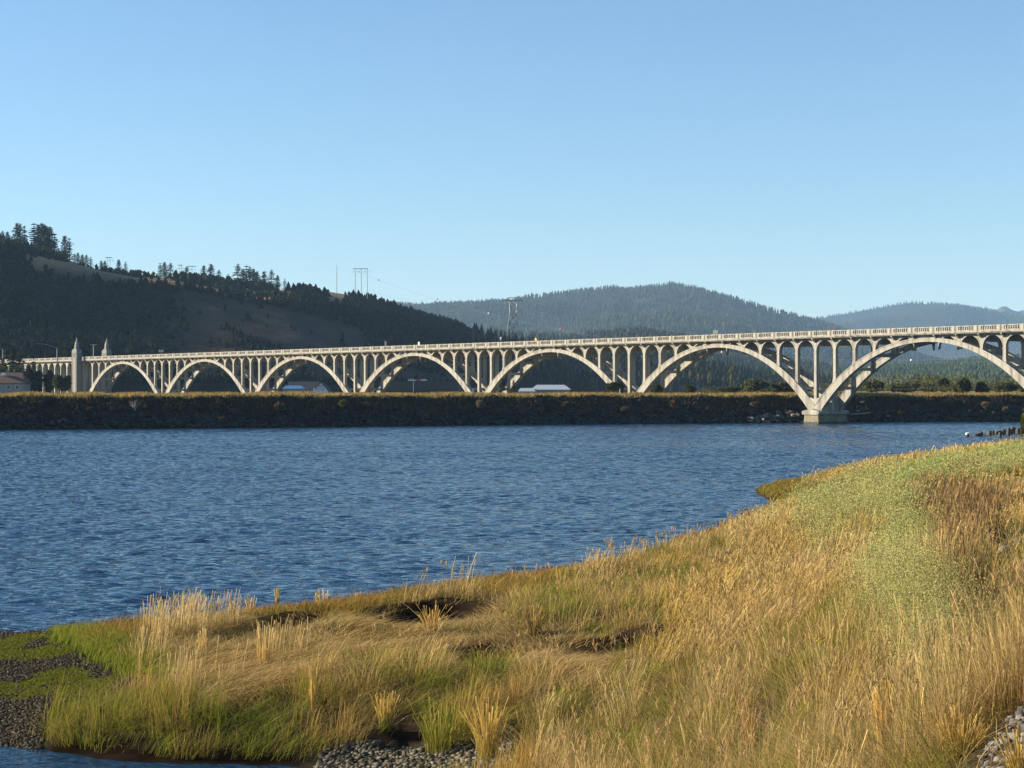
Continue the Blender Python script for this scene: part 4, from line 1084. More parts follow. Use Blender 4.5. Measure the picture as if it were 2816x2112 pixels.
x, y, z = [float(q[0]) for q in bank_pt(np.array([2230]), np.array([1.5]))]
o = link(bpy.data.objects.new('boulder', RK[2])); o.scale = (1.0, 1.0, 1.0); p = P(2184, 1141, 456); o.location = p; o.data = RK[2].copy(); o.data.materials[0] = plain('rust_brown_stone', (.36, .22, .13), .85, .3, 1.5); tag(o, 'rust-brown boulder touching the left corner of the pier base', 'boulder')
# rocks along the rest of the jetty foot read as one heap
def rock_heap(name, pts, s, seed, base, label, var=.5):
    rg = np.random.default_rng(seed); N = len(pts)
    ico = np.array([(0, 0, 1), (.89, 0, .45), (.28, .85, .45), (-.72, .53, .45), (-.72, -.53, .45), (.28, -.85, .45), (.72, .53, -.45), (-.28, .85, -.45), (-.89, 0, -.45), (-.28, -.85, -.45), (.72, -.53, -.45), (0, 0, -1)])
    fc = np.array([(0, 1, 2), (0, 2, 3), (0, 3, 4), (0, 4, 5), (0, 5, 1), (1, 6, 2), (2, 7, 3), (3, 8, 4), (4, 9, 5), (5, 10, 1), (2, 6, 7), (3, 7, 8), (4, 8, 9), (5, 9, 10), (1, 10, 6), (6, 11, 7), (7, 11, 8), (8, 11, 9), (9, 11, 10), (10, 11, 6)])
    V = ico[None] * (rg.uniform(.7, 1.3, (N, 12, 1))) * s[:, None, None] * (np.array([1, 1, .62]) * rg.uniform(.75, 1.25, (N, 1, 3)))
    a = rg.random(N) * 6.28; ca, sa = np.cos(a)[:, None], np.sin(a)[:, None]
    V = np.stack([V[..., 0] * ca - V[..., 1] * sa, V[..., 0] * sa + V[..., 1] * ca, V[..., 2]], -1) + pts[:, None]
    Fq = (fc[None] + (np.arange(N) * 12)[:, None, None]).reshape(-1, 3)
    C = np.repeat(base * (1 + var * rg.uniform(-1, 1, (N, 1))) * (1 + .02 * rg.normal(0, 1, (N, 3))), 12, 0)
    o = put(name, mesh_np(name, V.reshape(-1, 3), [Fq], np.clip(C, .01, 1)), M['pebble']); tag(o, label, 'stones', kind='stuff'); return o
M['pebble'] = vcol_mat('stone_surface', 0.0)
rg2 = np.random.default_rng(14)
u = rg2.uniform(-300, 3100, 5200); o_ = np.abs(rg2.normal(0, 2.6, 5200)); x, y, z = bank_pt(u, o_)
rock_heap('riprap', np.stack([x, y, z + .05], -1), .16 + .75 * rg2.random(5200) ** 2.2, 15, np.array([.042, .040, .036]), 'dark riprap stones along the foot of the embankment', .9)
for k, (u, v, L, ang, lb) in enumerate(((2368, 1139, 5.2, .08, 'long pale driftwood log lying on the bank right of the pier base'),)):
    b = MB(); b.tube([(-L / 2, 0, 0), (0, .1, .12), (L / 2, .2, L * ang)], [.16, .15, .10], 7); o = b.build('driftwood_log', M['driftwood']); o.location = P(u, v, 466); tag(o, lb, 'log')
PILES = [(2660, 1191, 1202.5, .34, 1), (2683, 1194, 1200, .4, 0), (2690, 1190, 1200, .32, 0), (2694, 1194, 1200, .35, 0), (2698, 1187, 1200, .34, 0), (2705, 1195.5, 1199, .42, 0), (2715.5, 1191, 1197.5, .26, 0), (2721.5, 1184.5, 1198, .42, 0), (2730, 1184, 1196, .38, 0),
         (2740, 1186, 1195.5, .34, 0), (2744, 1185, 1195, .34, 0), (2748, 1184, 1195, .34, 0), (2750, 1189, 1203, .30, 0), (2759, 1181, 1195, .45, 0), (2766, 1180, 1192, .30, 0), (2773, 1176, 1198, .36, 0), (2779, 1180, 1194, .42, 0), (2784, 1174, 1192, .36, 0), (2788, 1175, 1191, .34, 0), (2793, 1175.5, 1191, .34, 0), (2799, 1178, 1193, .45, 0), (2810, 1188, 1198, .3, 0)]
for i, (u, vt, vb, rad, wh) in enumerate(PILES):
    Y = EYE * F / (vb - HV); x, y, z = P(u, vb, Y); h = (vb - vt) / F * Y
    b = MB(); rg = random.Random(i); b.tube([(0, 0, -1.5), (0, 0, h * .6), (rg.uniform(-.05, .08), 0, h)], [rad, rad * .97, rad * .85], 9)
    if wh:
        r = empty('mooring_pile', (x, y, 0)); b.build('shaft', M['pile'], r); c_ = MB(); c_.tube([(0, 0, h * .55), (-.06, -.06, h + .05)], [rad * .85, rad * .95], 9); c_.build('white_top', M['white'], r); o = r
        tag(o, 'lone old pile with a white top standing left of the broken pile row', 'pile')
    else:
        o = b.build('mooring_pile', M['pile']); o.location = (x, y, 0)
        lb = 'short rotted pile stump in the low left cluster of the row in the water' if i < 6 else ('dark old timber pile in the middle of the broken row in the water' if i < 13 else 'tall dark timber pile in the tight right end of the broken row')
        tag(o, lb, 'pile', 'short piles in the left cluster' if i < 6 else ('piles in the middle of the row' if i < 13 else 'tall piles at the right end of the row'))
# white posts on the embankment
for u, lb in ((1365, 'short white marker post on the embankment left of the young conifers'), (1778, 'short white marker post on the embankment under the sixth arch'), (918, 'short pale post on the embankment right of the white gable')):
    x, y, z = [float(q[0]) for q in bank_pt(np.array([u]), np.array([14.]))]
    b = MB(); b.frustum(0, 0, -.3, 1.5, .16, .16, .13, .13); b.frustum(0, 0, 1.5, 1.7, .13, .13, .02, .02); o = b.build('marker_post', M['white']); o.location = (x, y, z); tag(o, lb, 'post')

# ================================================================== GRASS AND WEEDS
def blades(root, h, w, dx, dy, lean, droop, c0, c1, rg, prof=(1, .85, .55, .12), name=None):
    N = len(root); T = np.array([0, .36, .70, 1.0])
    fi = rg.normal(0, .7, N); sx, sy = np.cos(fi), np.sin(fi)
    hor = (lean * h)[:, None] * T ** 1.6; ver = h[:, None] * (T * (1 - droop[:, None] * T))
    cx = root[:, 0:1] + dx[:, None] * hor; cy = root[:, 1:2] + dy[:, None] * hor; cz = root[:, 2:3] + ver
    ww = w[:, None] * np.array(prof) * .5
    Lf = np.stack([cx - sx[:, None] * ww, cy - sy[:, None] * ww, cz], -1); Rt = np.stack([cx + sx[:, None] * ww, cy + sy[:, None] * ww, cz], -1)
    V = np.stack([Lf, Rt], 2).reshape(N, 8, 3)
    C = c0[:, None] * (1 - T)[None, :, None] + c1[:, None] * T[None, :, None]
    C = np.repeat(C, 2, 1)
    q = np.array([(0, 1, 3, 2), (2, 3, 5, 4), (4, 5, 7, 6)])
    Fq = (q[None] + (np.arange(N) * 8)[:, None, None]).reshape(-1, 4)
    return V.reshape(-1, 3).astype(np.float32), Fq, C.reshape(-1, 3).astype(np.float32)
def merge(parts):
    V = []; Fq = []; C = []; o = 0
    for v, f, c in parts: V.append(v); Fq.append(f + o); C.append(c); o += len(v)
    return np.concatenate(V), np.concatenate(Fq), np.concatenate(C)

GOLD = np.array([.82, .54, .155]); STRAW = np.array([.84, .62, .265]); TAN = np.array([.56, .355, .15]); RUST = np.array([.44, .215, .055]); OLIVE = np.array([.30, .26, .05]); GREEN = np.array([.15, .20, .022]); LIME = np.array([.33, .335, .05]); SAGE = np.array([.54, .53, .20]); DKB = np.array([.30, .19, .095])
rg = np.random.default_rng(77)
def sample(n, y0, y1, pw=.9):
    Y = (y0 ** (1 - pw) + (y1 ** (1 - pw) - y0 ** (1 - pw)) * rg.random(n)) ** (1 / (1 - pw))
    a_ = rg.uniform(-.34, .36, n); X = a_ * Y
    z = elev(X, Y); return X, Y, z
def hollow_mask(X, Y):
    m_ = np.zeros(X.shape)
    for hx, hy, rx, ry, dp in HOLLOWS: m_ = np.maximum(m_, np.exp(-(((X - hx) / (rx * .95)) ** 2 + ((Y - hy) / (ry * .95)) ** 2) ** 2))
    for cx_, yb_, wx_, dp_ in SCARPS: m_ = np.maximum(m_, np.exp(-((X - cx_) / wx_) ** 4) * ((yb_ + .25 * np.sin(X * 2.1) - Y > -.1) & (yb_ - Y < 2.6)) * 1.2)
    return m_
MATZ = [(330, 1325), (820, 1340), (1080, 1345), (1290, 1375), (1340, 1430), (1290, 1490), (1000, 1430), (780, 1420), (640, 1480), (500, 1540), (330, 1500), (300, 1440)]
X, Y, z = sample(60000, 12, 215, .75)
U, Vv = uv(X, Y, z)
grav = inpoly(U, Vv, GRAVEL1) | inpoly(U, Vv, GRAVEL2) | inpoly(U, Vv, GRAVEL3) | inpoly(U, Vv, GULLY)
keep = (z > .02) & ~grav & ~((U > 2030) & (Vv > 1640)) & ~((U > 2085) & (Vv > 1520) & (Vv > 1545 - .4 * (U - 2150))) & (rg.random(len(X)) > 1.1 * hollow_mask(X, Y)) & ~((X < 2.2) & (Y < 20))
for gap in ([(1825, 1570), (1990, 1565), (2005, 1665), (1815, 1665)], [(1575, 1545), (1670, 1545), (1680, 1660), (1560, 1660)], [(1690, 1530), (1790, 1545), (1780, 1600), (1670, 1590)], [(1400, 1560), (1470, 1555), (1480, 1600), (1400, 1610)], [(1180, 1400), (1260, 1395), (1265, 1420), (1180, 1425)], [(1690, 1290), (1740, 1290), (1745, 1325), (1690, 1330)], [(1250, 1500), (1310, 1495), (1320, 1540), (1255, 1545)]):
    keep &= ~(inpoly(U + (fbm(X * 2, Y * 2, 501, 2) - .5) * 60, Vv, gap) & (rg.random(len(X)) < .86))
keep &= ~(inpoly(U, Vv, [(2115, 1160), (2320, 1140), (2320, 1330), (2150, 1290)]) & (rg.random(len(X)) < .9))
X, Y, z, U, Vv = X[keep], Y[keep], z[keep], U[keep], Vv[keep]
big = fbm(X / 6, Y / 9, 90, 3); sm = fbm(X / 1.6, Y / 2.4, 94, 3); hue = fbm(X / 3, Y / 5, 97, 3)
# tussocks: every tuft belongs to the nearest of a jittered lattice of clump centres
def clumps(sp, seed):
    r2 = np.random.default_rng(seed)
    best = np.full(X.shape, 9.0); dx = np.zeros(X.shape); dy = np.zeros(X.shape); idn = np.zeros(X.shape)
    ix = np.floor(X / sp).astype(np.int64); iy = np.floor(Y / sp).astype(np.int64)
    for a_ in (-1, 0, 1):
        for b_ in (-1, 0, 1):
            cx = (ix + a_ + .15 + .7 * _h(ix + a_, iy + b_, seed)) * sp; cy = (iy + b_ + .15 + .7 * _h(ix + a_, iy + b_, seed + 5)) * sp
            d = np.hypot(X - cx, Y - cy) / sp; k = d < best
            best = np.where(k, d, best); dx = np.where(k, X - cx, dx); dy = np.where(k, Y - cy, dy); idn = np.where(k, _h(ix + a_, iy + b_, seed + 9), idn)
    return best, dx / sp, dy / sp, idn
cd, cdx, cdy, cid = clumps(1.4, 311)
wU = U + (fbm(X / 2.2, Y / 3.5, 401, 3) - .5) * 190 + rg.normal(0, 16, len(X)); wV = Vv + (fbm(X / 2.2, Y / 3.5, 407, 3) - .5) * 70 + rg.normal(0, 8, len(X))
matz = inpoly(U, Vv, MATZ)
scf = np.zeros(len(X), bool)
for cx_, yb_, wx_, dp_ in SCARPS[:2]: scf |= (np.abs(X - cx_) < wx_ * 1.35) & (Y < yb_ + .1) & (Y > yb_ - 10)
fringe = (z < .62) & (Y > 54) & ~matz                             # salt-marsh edge along the river
weeds = inpoly(wU, wV, WEEDS[0]) | inpoly(wU, wV, WEEDS[1])
brown = inpoly(wU, wV, BROWNTALL) | inpoly(U, Vv, BROWN2)
weeds &= ~brown
front = (Vv > 1480 + .02 * U) & (U < 1150) & ~matz                # green edge by the pool
goldf = np.clip(sstep(.9, 1.7, z) * sstep(36, 44, Y) + (Y > 88) * (z > .75) * .8, 0, 1)
parts = []
def emit(msk, nb, hr, lean, droop, ca, cb, prof=(1, .85, .55, .12), spread=.16, wmul=1.0, flow=.9, hm=None, radial=0.0, keepf=None):
    idx = np.where(msk)[0]
    if keepf is not None: idx = idx[rg.random(len(idx)) < keepf[idx]]
    if len(idx) == 0: return
    idx = np.repeat(idx, nb); N = len(idx)
    sp = spread * (1 + Y[idx] / 90)
    px = X[idx] + rg.normal(0, 1, N) * sp; py = Y[idx] + rg.normal(0, 1, N) * sp; pz = elev(px, py) - .02
    ok = pz > .02; idx, px, py, pz = idx[ok], px[ok], py[ok], pz[ok]; N = len(idx)
    th = (fbm(X[idx] / 4, Y[idx] / 4, 120, 2) - .5) * 7.0 * flow + rg.normal(0, .5, N) + .15
    if radial > 0:
        tx = np.cos(th) * (1 - radial) + radial * 2.2 * cdx[idx]; ty = np.sin(th) * (1 - radial) + radial * 2.2 * cdy[idx]; th = np.arctan2(ty, tx)
    h = rg.uniform(*hr, N) * (.6 + .8 * sm[idx])
    if hm is not None: h = h * hm[idx]
    w = np.maximum(.0065, .00033 * py) * rg.uniform(.7, 1.3, N) * wmul
    k = np.clip((hue[idx] - .5) * 2.4 + .5 + (cid[idx] - .5) * .9 * (radial > 0) + rg.normal(0, .2, N), 0, 1)[:, None]
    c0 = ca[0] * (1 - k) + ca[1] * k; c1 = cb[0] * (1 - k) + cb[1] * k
    v_ = rg.uniform(.72, 1.28, (N, 1))
    ln = np.clip(rg.normal(lean, lean * .4, N), .02, 2.4); dr = np.clip(rg.normal(droop, .1, N), 0, .88)
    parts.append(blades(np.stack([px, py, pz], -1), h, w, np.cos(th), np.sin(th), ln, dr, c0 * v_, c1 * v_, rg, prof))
matz |= scf
fringe &= ~matz; front &= ~matz
marsh = ~fringe & ~weeds & ~brown & ~front & (goldf < .5) & ~matz
gold = ~fringe & ~weeds & ~brown & ~front & (goldf >= .5) & ~matz
tall = np.clip(1.45 - 1.9 * cd, .25, 1.3)                         # height over a tussock: full in the middle, low between
core = np.clip(1.4 - 2.4 * cd, .02, 1.0)
nearf = 1 - sstep(45, 85, Y)
tallm = tall * nearf + (1 - nearf) * (.75 + .25 * tall)
corem = core * nearf + (1 - nearf) * np.clip(core + .45, 0, 1)
allm = np.ones(len(X), bool)
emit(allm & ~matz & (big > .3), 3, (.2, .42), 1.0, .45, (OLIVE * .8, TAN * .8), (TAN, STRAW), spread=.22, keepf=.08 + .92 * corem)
# lodged mats with swirls
emit(matz, 13, (.28, .55), 1.5, .55, (TAN * 1.1, OLIVE), (STRAW * 1.1, TAN * 1.3), spread=.2, flow=1.2)
emit(matz & (hue < .47), 7, (.25, .5), 1.3, .6, (RUST * .8, TAN * .7), (TAN * .9, RUST), spread=.2, flow=1.2)
emit(matz & (big > .52), 6, (.3, .6), 1.5, .75, (GREEN, OLIVE), (OLIVE * 1.3, TAN), spread=.2)
emit(matz & ~scf & (hue > .56) & (sm > .52), 5, (.6, 1.15), .14, .03, (GOLD * .8, STRAW * .8), (GOLD, STRAW), prof=(.8, .7, .7, 1.3), spread=.12, wmul=.8)
emit(marsh & (cid > .3), 10, (.4, .8), 1.35, .62, (TAN * .9, OLIVE), (STRAW, TAN), spread=.16, radial=.55, keepf=.06 + .94 * corem)
emit(marsh & (cid <= .3), 10, (.4, .8), 1.2, .62, (OLIVE, GREEN), (OLIVE * 1.3, TAN), spread=.16, radial=.55, keepf=.06 + .94 * corem)
emit(marsh & (cid > .42), 9, (.5, .95), .42, .18, (OLIVE, TAN * .8), (GOLD, STRAW * .9), spread=.10, radial=.75, hm=tallm, keepf=corem)
emit(marsh & (cid <= .42), 11, (.5, .95), .5, .24, (GREEN, OLIVE), (LIME, OLIVE * 1.5), spread=.10, radial=.75, hm=tallm, keepf=corem)
emit(marsh & (cid > .72) & (hue > .42), 5, (.65, 1.1), .25, .1, (GOLD * .8, STRAW * .8), (GOLD, STRAW), prof=(.8, .7, .7, 1.4), spread=.10, wmul=.8, radial=.5, hm=tallm, keepf=corem ** 2)
emit(fringe, 9, (.3, .52), .55, .2, (GREEN, OLIVE), (RUST * 1.25, OLIVE * 1.1), spread=.2)
emit(fringe & (hue > .5), 6, (.3, .55), .45, .15, (OLIVE, RUST), (TAN * 1.1, RUST), spread=.2)
emit(fringe & (z < .38) & (Y > 100), 10, (.25, .45), .35, .1, (GREEN, GREEN), (LIME, LIME), spread=.2)
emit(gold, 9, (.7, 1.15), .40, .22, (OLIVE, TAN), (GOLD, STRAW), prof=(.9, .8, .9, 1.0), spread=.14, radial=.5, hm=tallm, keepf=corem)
emit(gold & (sm > .42), 7, (.5, .9), 1.1, .5, (OLIVE * .9, TAN), (TAN, STRAW), spread=.2, radial=.4, keepf=.3 + .7 * corem)
emit(gold & (cid < .35), 6, (.5, .85), .45, .15, (GREEN, OLIVE), (LIME, OLIVE * 1.4), spread=.12, radial=.7, hm=tallm, keepf=corem)
emit(brown, 6, (.9, 1.4), .2, .05, (DKB, OLIVE), (DKB * 1.2, TAN * .9), prof=(.9, .8, .9, 1.2), spread=.2)
emit(brown, 4, (.7, 1.2), .3, .1, (OLIVE, TAN), (GOLD * .8, STRAW * .8), prof=(.9, .8, .9, 1.2), spread=.18)
emit(front, 9, (.5, .95), .85, .38, (GREEN * 1.05, OLIVE), (LIME * .9, TAN * 1.1), spread=.10, radial=.45, keepf=.35 + .65 * corem)
emit(front & (cid > .3), 7, (.6, 1.0), .2, .05, (GREEN, RUST), (LIME, GOLD), spread=.07, radial=.6, hm=tallm, keepf=corem)
emit(weeds, 4, (.6, 1.0), .35, .15, (OLIVE, GREEN), (SAGE, STRAW), spread=.2)
emit(weeds & (hue > .5), 5, (.8, 1.3), .22, .08, (TAN, OLIVE), (GOLD, STRAW), prof=(.9, .8, .9, 1.1), spread=.16)
nearpit = np.zeros(len(X), bool)
for cx_, yb_, wx_, dp_ in SCARPS: nearpit |= (np.abs(X - cx_) < wx_ + .9) & (Y < yb_ + 1.0) & (Y > yb_ - 3.6)
emit((Y < 75) & (z > .3) & ~nearpit, 2, (.35, .8), 2.0, .35, (STRAW * .8, TAN), (STRAW, STRAW), spread=.25, wmul=1.15, flow=2.5, keepf=allm * .25)
ih = rg.permutation(np.where((Y < 85) & (z > .7) & (gold | (marsh & (cid > .5))))[0])[:1700]; N = len(ih)
hs = rg.uniform(.85, 1.35, N); th = rg.normal(.3, 1.2, N); ln = np.abs(rg.normal(.14, .12, N)); rt = np.stack([X[ih], Y[ih], z[ih]], -1)
parts.append(blades(rt, hs, np.maximum(.005, .00026 * Y[ih]), np.cos(th), np.sin(th), ln, np.full(N, .04), np.ones((N, 1)) * TAN, np.ones((N, 1)) * GOLD, rg))
tip = rt + np.stack([np.cos(th) * ln * hs * .85, np.sin(th) * ln * hs * .85, hs * .86], -1)
for q in range(7):
    a_ = rg.random(N) * 6.28; parts.append(blades(tip + rg.normal(0, .012, (N, 3)) + np.array([0, 0, .022 * q]), rg.uniform(.07, .15, N), np.maximum(.010, .0005 * Y[ih]), np.cos(a_), np.sin(a_), np.full(N, .45), np.full(N, .15), np.ones((N, 1)) * TAN * 1.1, STRAW * rg.uniform(.75, 1.1, (N, 1)), rg))
v, f, c = merge(parts)
me = mesh_np('grass', v, [f], np.clip(c, .004, 1))
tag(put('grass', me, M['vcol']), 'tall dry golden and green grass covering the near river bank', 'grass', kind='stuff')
NGRASS = len(f) // 3
# bright green patches by the gravel spit
parts = []
pn = 2600; Uq = rg.uniform(120, 360, pn); Vq = rg.uniform(1350, 1480, pn)
k = (np.abs(Vq - (1352 + .5 * (Uq - 120))) < 26 + 14 * rg.random(pn)); Uq, Vq = Uq[k], Vq[k]
Y_ = (EYE - .25) * F / (Vq * 1.27306 - HV); X_ = (Uq * 1.27306 - CX) / F * Y_
kq = fbm(X_ / .9, Y_ / 1.8, 431, 3) > .47; X_, Y_ = X_[kq], Y_[kq]; X_ = np.repeat(X_, 7) + rg.normal(0, .2, 7 * len(X_)); Y_ = np.repeat(Y_, 7) + rg.normal(0, .3, 7 * len(Y_)); z_ = elev(X_, Y_); k = z_ > .04; X_, Y_, z_ = X_[k], Y_[k], z_[k]; N = len(X_)
th = rg.normal(.3, .8, N); parts.append(blades(np.stack([X_, Y_, z_], -1), rg.uniform(.14, .36, N), np.full(N, .02), np.cos(th), np.sin(th), np.full(N, .35), np.full(N, .1), np.ones((N, 1)) * GREEN * 1.1, LIME * rg.uniform(.8, 1.2, (N, 1)), rg))
v, f, c = merge(parts); tag(put('marsh_grass', mesh_np('marsh_grass', v, [f], np.clip(c, .004, 1)), M['vcol']), 'bright green short marsh grass at the edge of the gravel spit', 'grass', kind='stuff')
# leafy grey-green weeds
wm = fbm(X / 2.4, Y / 3.0, 411, 2)
iw = np.where(weeds & (rg.random(len(X)) < .15 + .8 * sstep(.32, .5, wm)))[0]
N0 = len(iw); nl = 170
ph = rg.uniform(.85, 1.15, N0) * (.2 + 2.1 * wm[iw] * sstep(.3, .5, wm[iw])) * (1 - .62 * sstep(85, 130, Y[iw]))
ix = np.repeat(np.arange(N0), nl); sp = .16 * (1 + Y[iw][ix] / 80)
hh = rg.random(len(ix)) ** .6
px = X[iw][ix] + rg.normal(0, 1, len(ix)) * sp; py = Y[iw][ix] + rg.normal(0, 1, len(ix)) * sp
ctr = np.stack([px, py, elev(px, py) + hh * ph[ix]], -1)
col = np.where((rg.random((len(ix), 1)) < .10), STRAW * .8, SAGE) * (1 - .16 * (hue[iw][ix][:, None] > .55) * np.array([1, .2, .8]))
v, f, c = leaf_quads(ctr, 0, np.maximum(.012, .00047 * py), rg, col, .18)
tag(put('weeds', mesh_np('weeds', v, [f], np.clip(c, .004, 1)), M['vcol']), 'pale green leafy weeds growing in a band through the dry grass', 'weeds', kind='stuff')

# grass on the far embankment
n = 30000; u = rg.uniform(-500, 3300, n); o_ = rg.uniform(10.2, 26, n) ** 1.0; x, y, z_ = bank_pt(u, o_)
th = rg.normal(0, 1.5, n); k = rg.random((n, 1)); hmod = .5 + fbm(u / 30, u * 0, 141, 3)
v, f, c = blades(np.stack([x, y, z_ - .05], -1), rg.uniform(.35, .95, n) * hmod, rg.uniform(.12, .26, n), np.cos(th), np.sin(th), np.full(n, .3), np.full(n, .1), np.ones((n, 1)) * (OLIVE + .5 * TAN), STRAW * .5 * (1 - k) + TAN * .7 * k, rg)
p1 = (v, f, c)
n = 6000; u = rg.uniform(-500, 3300, n); o_ = rg.uniform(4.2, 11, n); x, y, z_ = bank_pt(u, o_); kk = fbm(u / 40, o_ * .6, 144, 3) > .5; x, y, z_ = x[kk], y[kk], z_[kk]; n = len(x); k = rg.random((n, 1)); th = rg.normal(0, 1.5, n)
p2 = blades(np.stack([x, y, z_ - .05], -1), rg.uniform(.3, .9, n), rg.uniform(.15, .35, n), np.cos(th), np.sin(th), np.full(n, .5), np.full(n, .2), np.ones((n, 1)) * TAN * .3, OLIVE * (1 - k) * .35 + TAN * .5 * k, rg)
v, f, c = merge([p1, p2]); tag(put('embankment_grass', mesh_np('embankment_grass', v, [f], np.clip(c, .004, 1)), M['vcol']), 'dry tan grass along the top of the embankment across the river', 'grass', kind='stuff')

# pebbles
n = 52000; Uq = rg.uniform(-60, 345, n); Vq = rg.uniform(1345, 1630, n); kk = inpoly(Uq, Vq, GRAVEL1); Uq, Vq = Uq[kk], Vq[kk]
Y_ = (EYE - .15) * F / (Vq * 1.27306 - HV); X_ = (Uq * 1.27306 - CX) / F * Y_; z_ = elev(X_, Y_)
gq = fbm(X_ / 1.1, Y_ / 2.2, 40, 4) + .10 * (Uq - 120) / 200
kk = (z_ > -.12) & ((gq < .50) | (Vq > 1515) | (rg.random(len(X_)) < .2)); X_, Y_, z_ = X_[kk], Y_[kk], z_[kk]
rock_heap('gravel', np.stack([X_, Y_, z_ + .01], -1), .013 + .042 * rg.random(len(X_)) ** 4, 16, np.array([.105, .088, .06]), 'fine dark gravel on the spit at the lower left', .7)
n = 11000; Uq = rg.uniform(640, 1110, n); Vq = rg.uniform(1600, 1690, n); kk = inpoly(Uq, Vq, GRAVEL2); Uq, Vq = Uq[kk], Vq[kk]
Y_ = (EYE - .15) * F / (Vq * 1.27306 - HV); X_ = (Uq * 1.27306 - CX) / F * Y_; z_ = elev(X_, Y_); kk = z_ > -.1; X_, Y_, z_ = X_[kk], Y_[kk], z_[kk]
rock_heap('gravel', np.stack([X_, Y_, z_ + .02], -1), .018 + .075 * rg.random(len(X_)) ** 4, 17, np.array([.16, .14, .10]), 'rounded beach pebbles at the bottom centre by the grass edge', .7)
n = 24000; X_ = rg.uniform(3.0, 9.5, n); Y_ = rg.uniform(11, 27, n); z_ = elev(X_, Y_); Uq, Vq = uv(X_, Y_, z_); kk = inpoly(Uq, Vq, GRAVEL3); X_, Y_, z_ = X_[kk], Y_[kk], z_[kk]
rock_heap('gravel', np.stack([X_, Y_, z_ + .01], -1), .015 + .05 * rg.random(len(X_)) ** 2.5, 18, np.array([.20, .19, .17]), 'pale crushed stone at the lower right corner', .5)

n = 60000; Uq = rg.uniform(-40, 345, n); Vq = rg.uniform(1350, 1520, n); Y_ = (EYE - .2) * F / (Vq * 1.27306 - HV); X_ = (Uq * 1.27306 - CX) / F * Y_; z_ = elev(X_, Y_)
gq = fbm(X_ / 1.1, Y_ / 2.2, 40, 4) + .10 * (Uq - 120) / 200; kk = (z_ > .0) & (gq > .485 + .14 * rg.random(n)) & inpoly(Uq, Vq, [(-60, 1350), (190, 1350), (340, 1440), (345, 1500), (200, 1512), (-60, 1520)]); X_, Y_, z_ = X_[kk], Y_[kk], z_[kk]; N = len(X_)
th = rg.normal(0, 2, N); v, f, c = blades(np.stack([X_, Y_, z_], -1), rg.uniform(.02, .075, N), np.full(N, .022), np.cos(th), np.sin(th), np.full(N, .9), np.full(N, .3), np.ones((N, 1)) * np.array([.17, .18, .03]), np.array([.30, .31, .035]) * rg.uniform(.6, 1.25, (N, 1)), rg)
tag(put('moss', mesh_np('moss', v, [f], np.clip(c, .004, 1)), M['vcol']), 'yellow-green algae and moss between the gravel at the lower left', 'moss', kind='stuff')
# single clumps that stand out
def clump(u, vb, hpx, wpx, ca, cb, n, label, seed, lean=.12, e=None, prof=(.9, .8, .8, 1.6), name='grass_clump'):
    rgc = np.random.default_rng(seed)
    # root found by walking along the sight line to the ground
    Ys = np.linspace(12, 210, 4000); xs = (u - CX) / F * Ys; zs = EYE - (vb - HV) / F * Ys; gz_ = elev(xs, Ys); i = int(np.argmax(zs < gz_)); Yc = Ys[i]; xc = xs[i]; zc = gz_[i]
    h = hpx / F * Yc; w = wpx / F * Yc / 2
    a_ = rgc.random(n) * 6.28; rr = np.sqrt(rgc.random(n)) * w * .55
    root = np.stack([rr * np.cos(a_), rr * np.sin(a_), np.full(n, -.05)], -1)
    ln = np.abs(rgc.normal(lean, lean, n)); hh_ = h * rgc.uniform(.35, 1.08, n); k = rgc.random((n, 1))
    v, f, c = blades(root, hh_, np.full(n, max(.006, .0003 * Yc)) * rgc.uniform(.7, 1.3, n), np.cos(a_), np.sin(a_), ln, np.clip(rgc.normal(.14, .12, n), 0, .5), ca * rgc.uniform(.8, 1.2, (n, 1)), cb * rgc.uniform(.75, 1.25, (n, 1)), rgc, prof)
    o = put(name, mesh_np(name, v, [f], np.clip(c, .004, 1)), M['vcol']); o.location = (xc, Yc, zc); tag(o, label, 'grass clump'); return o
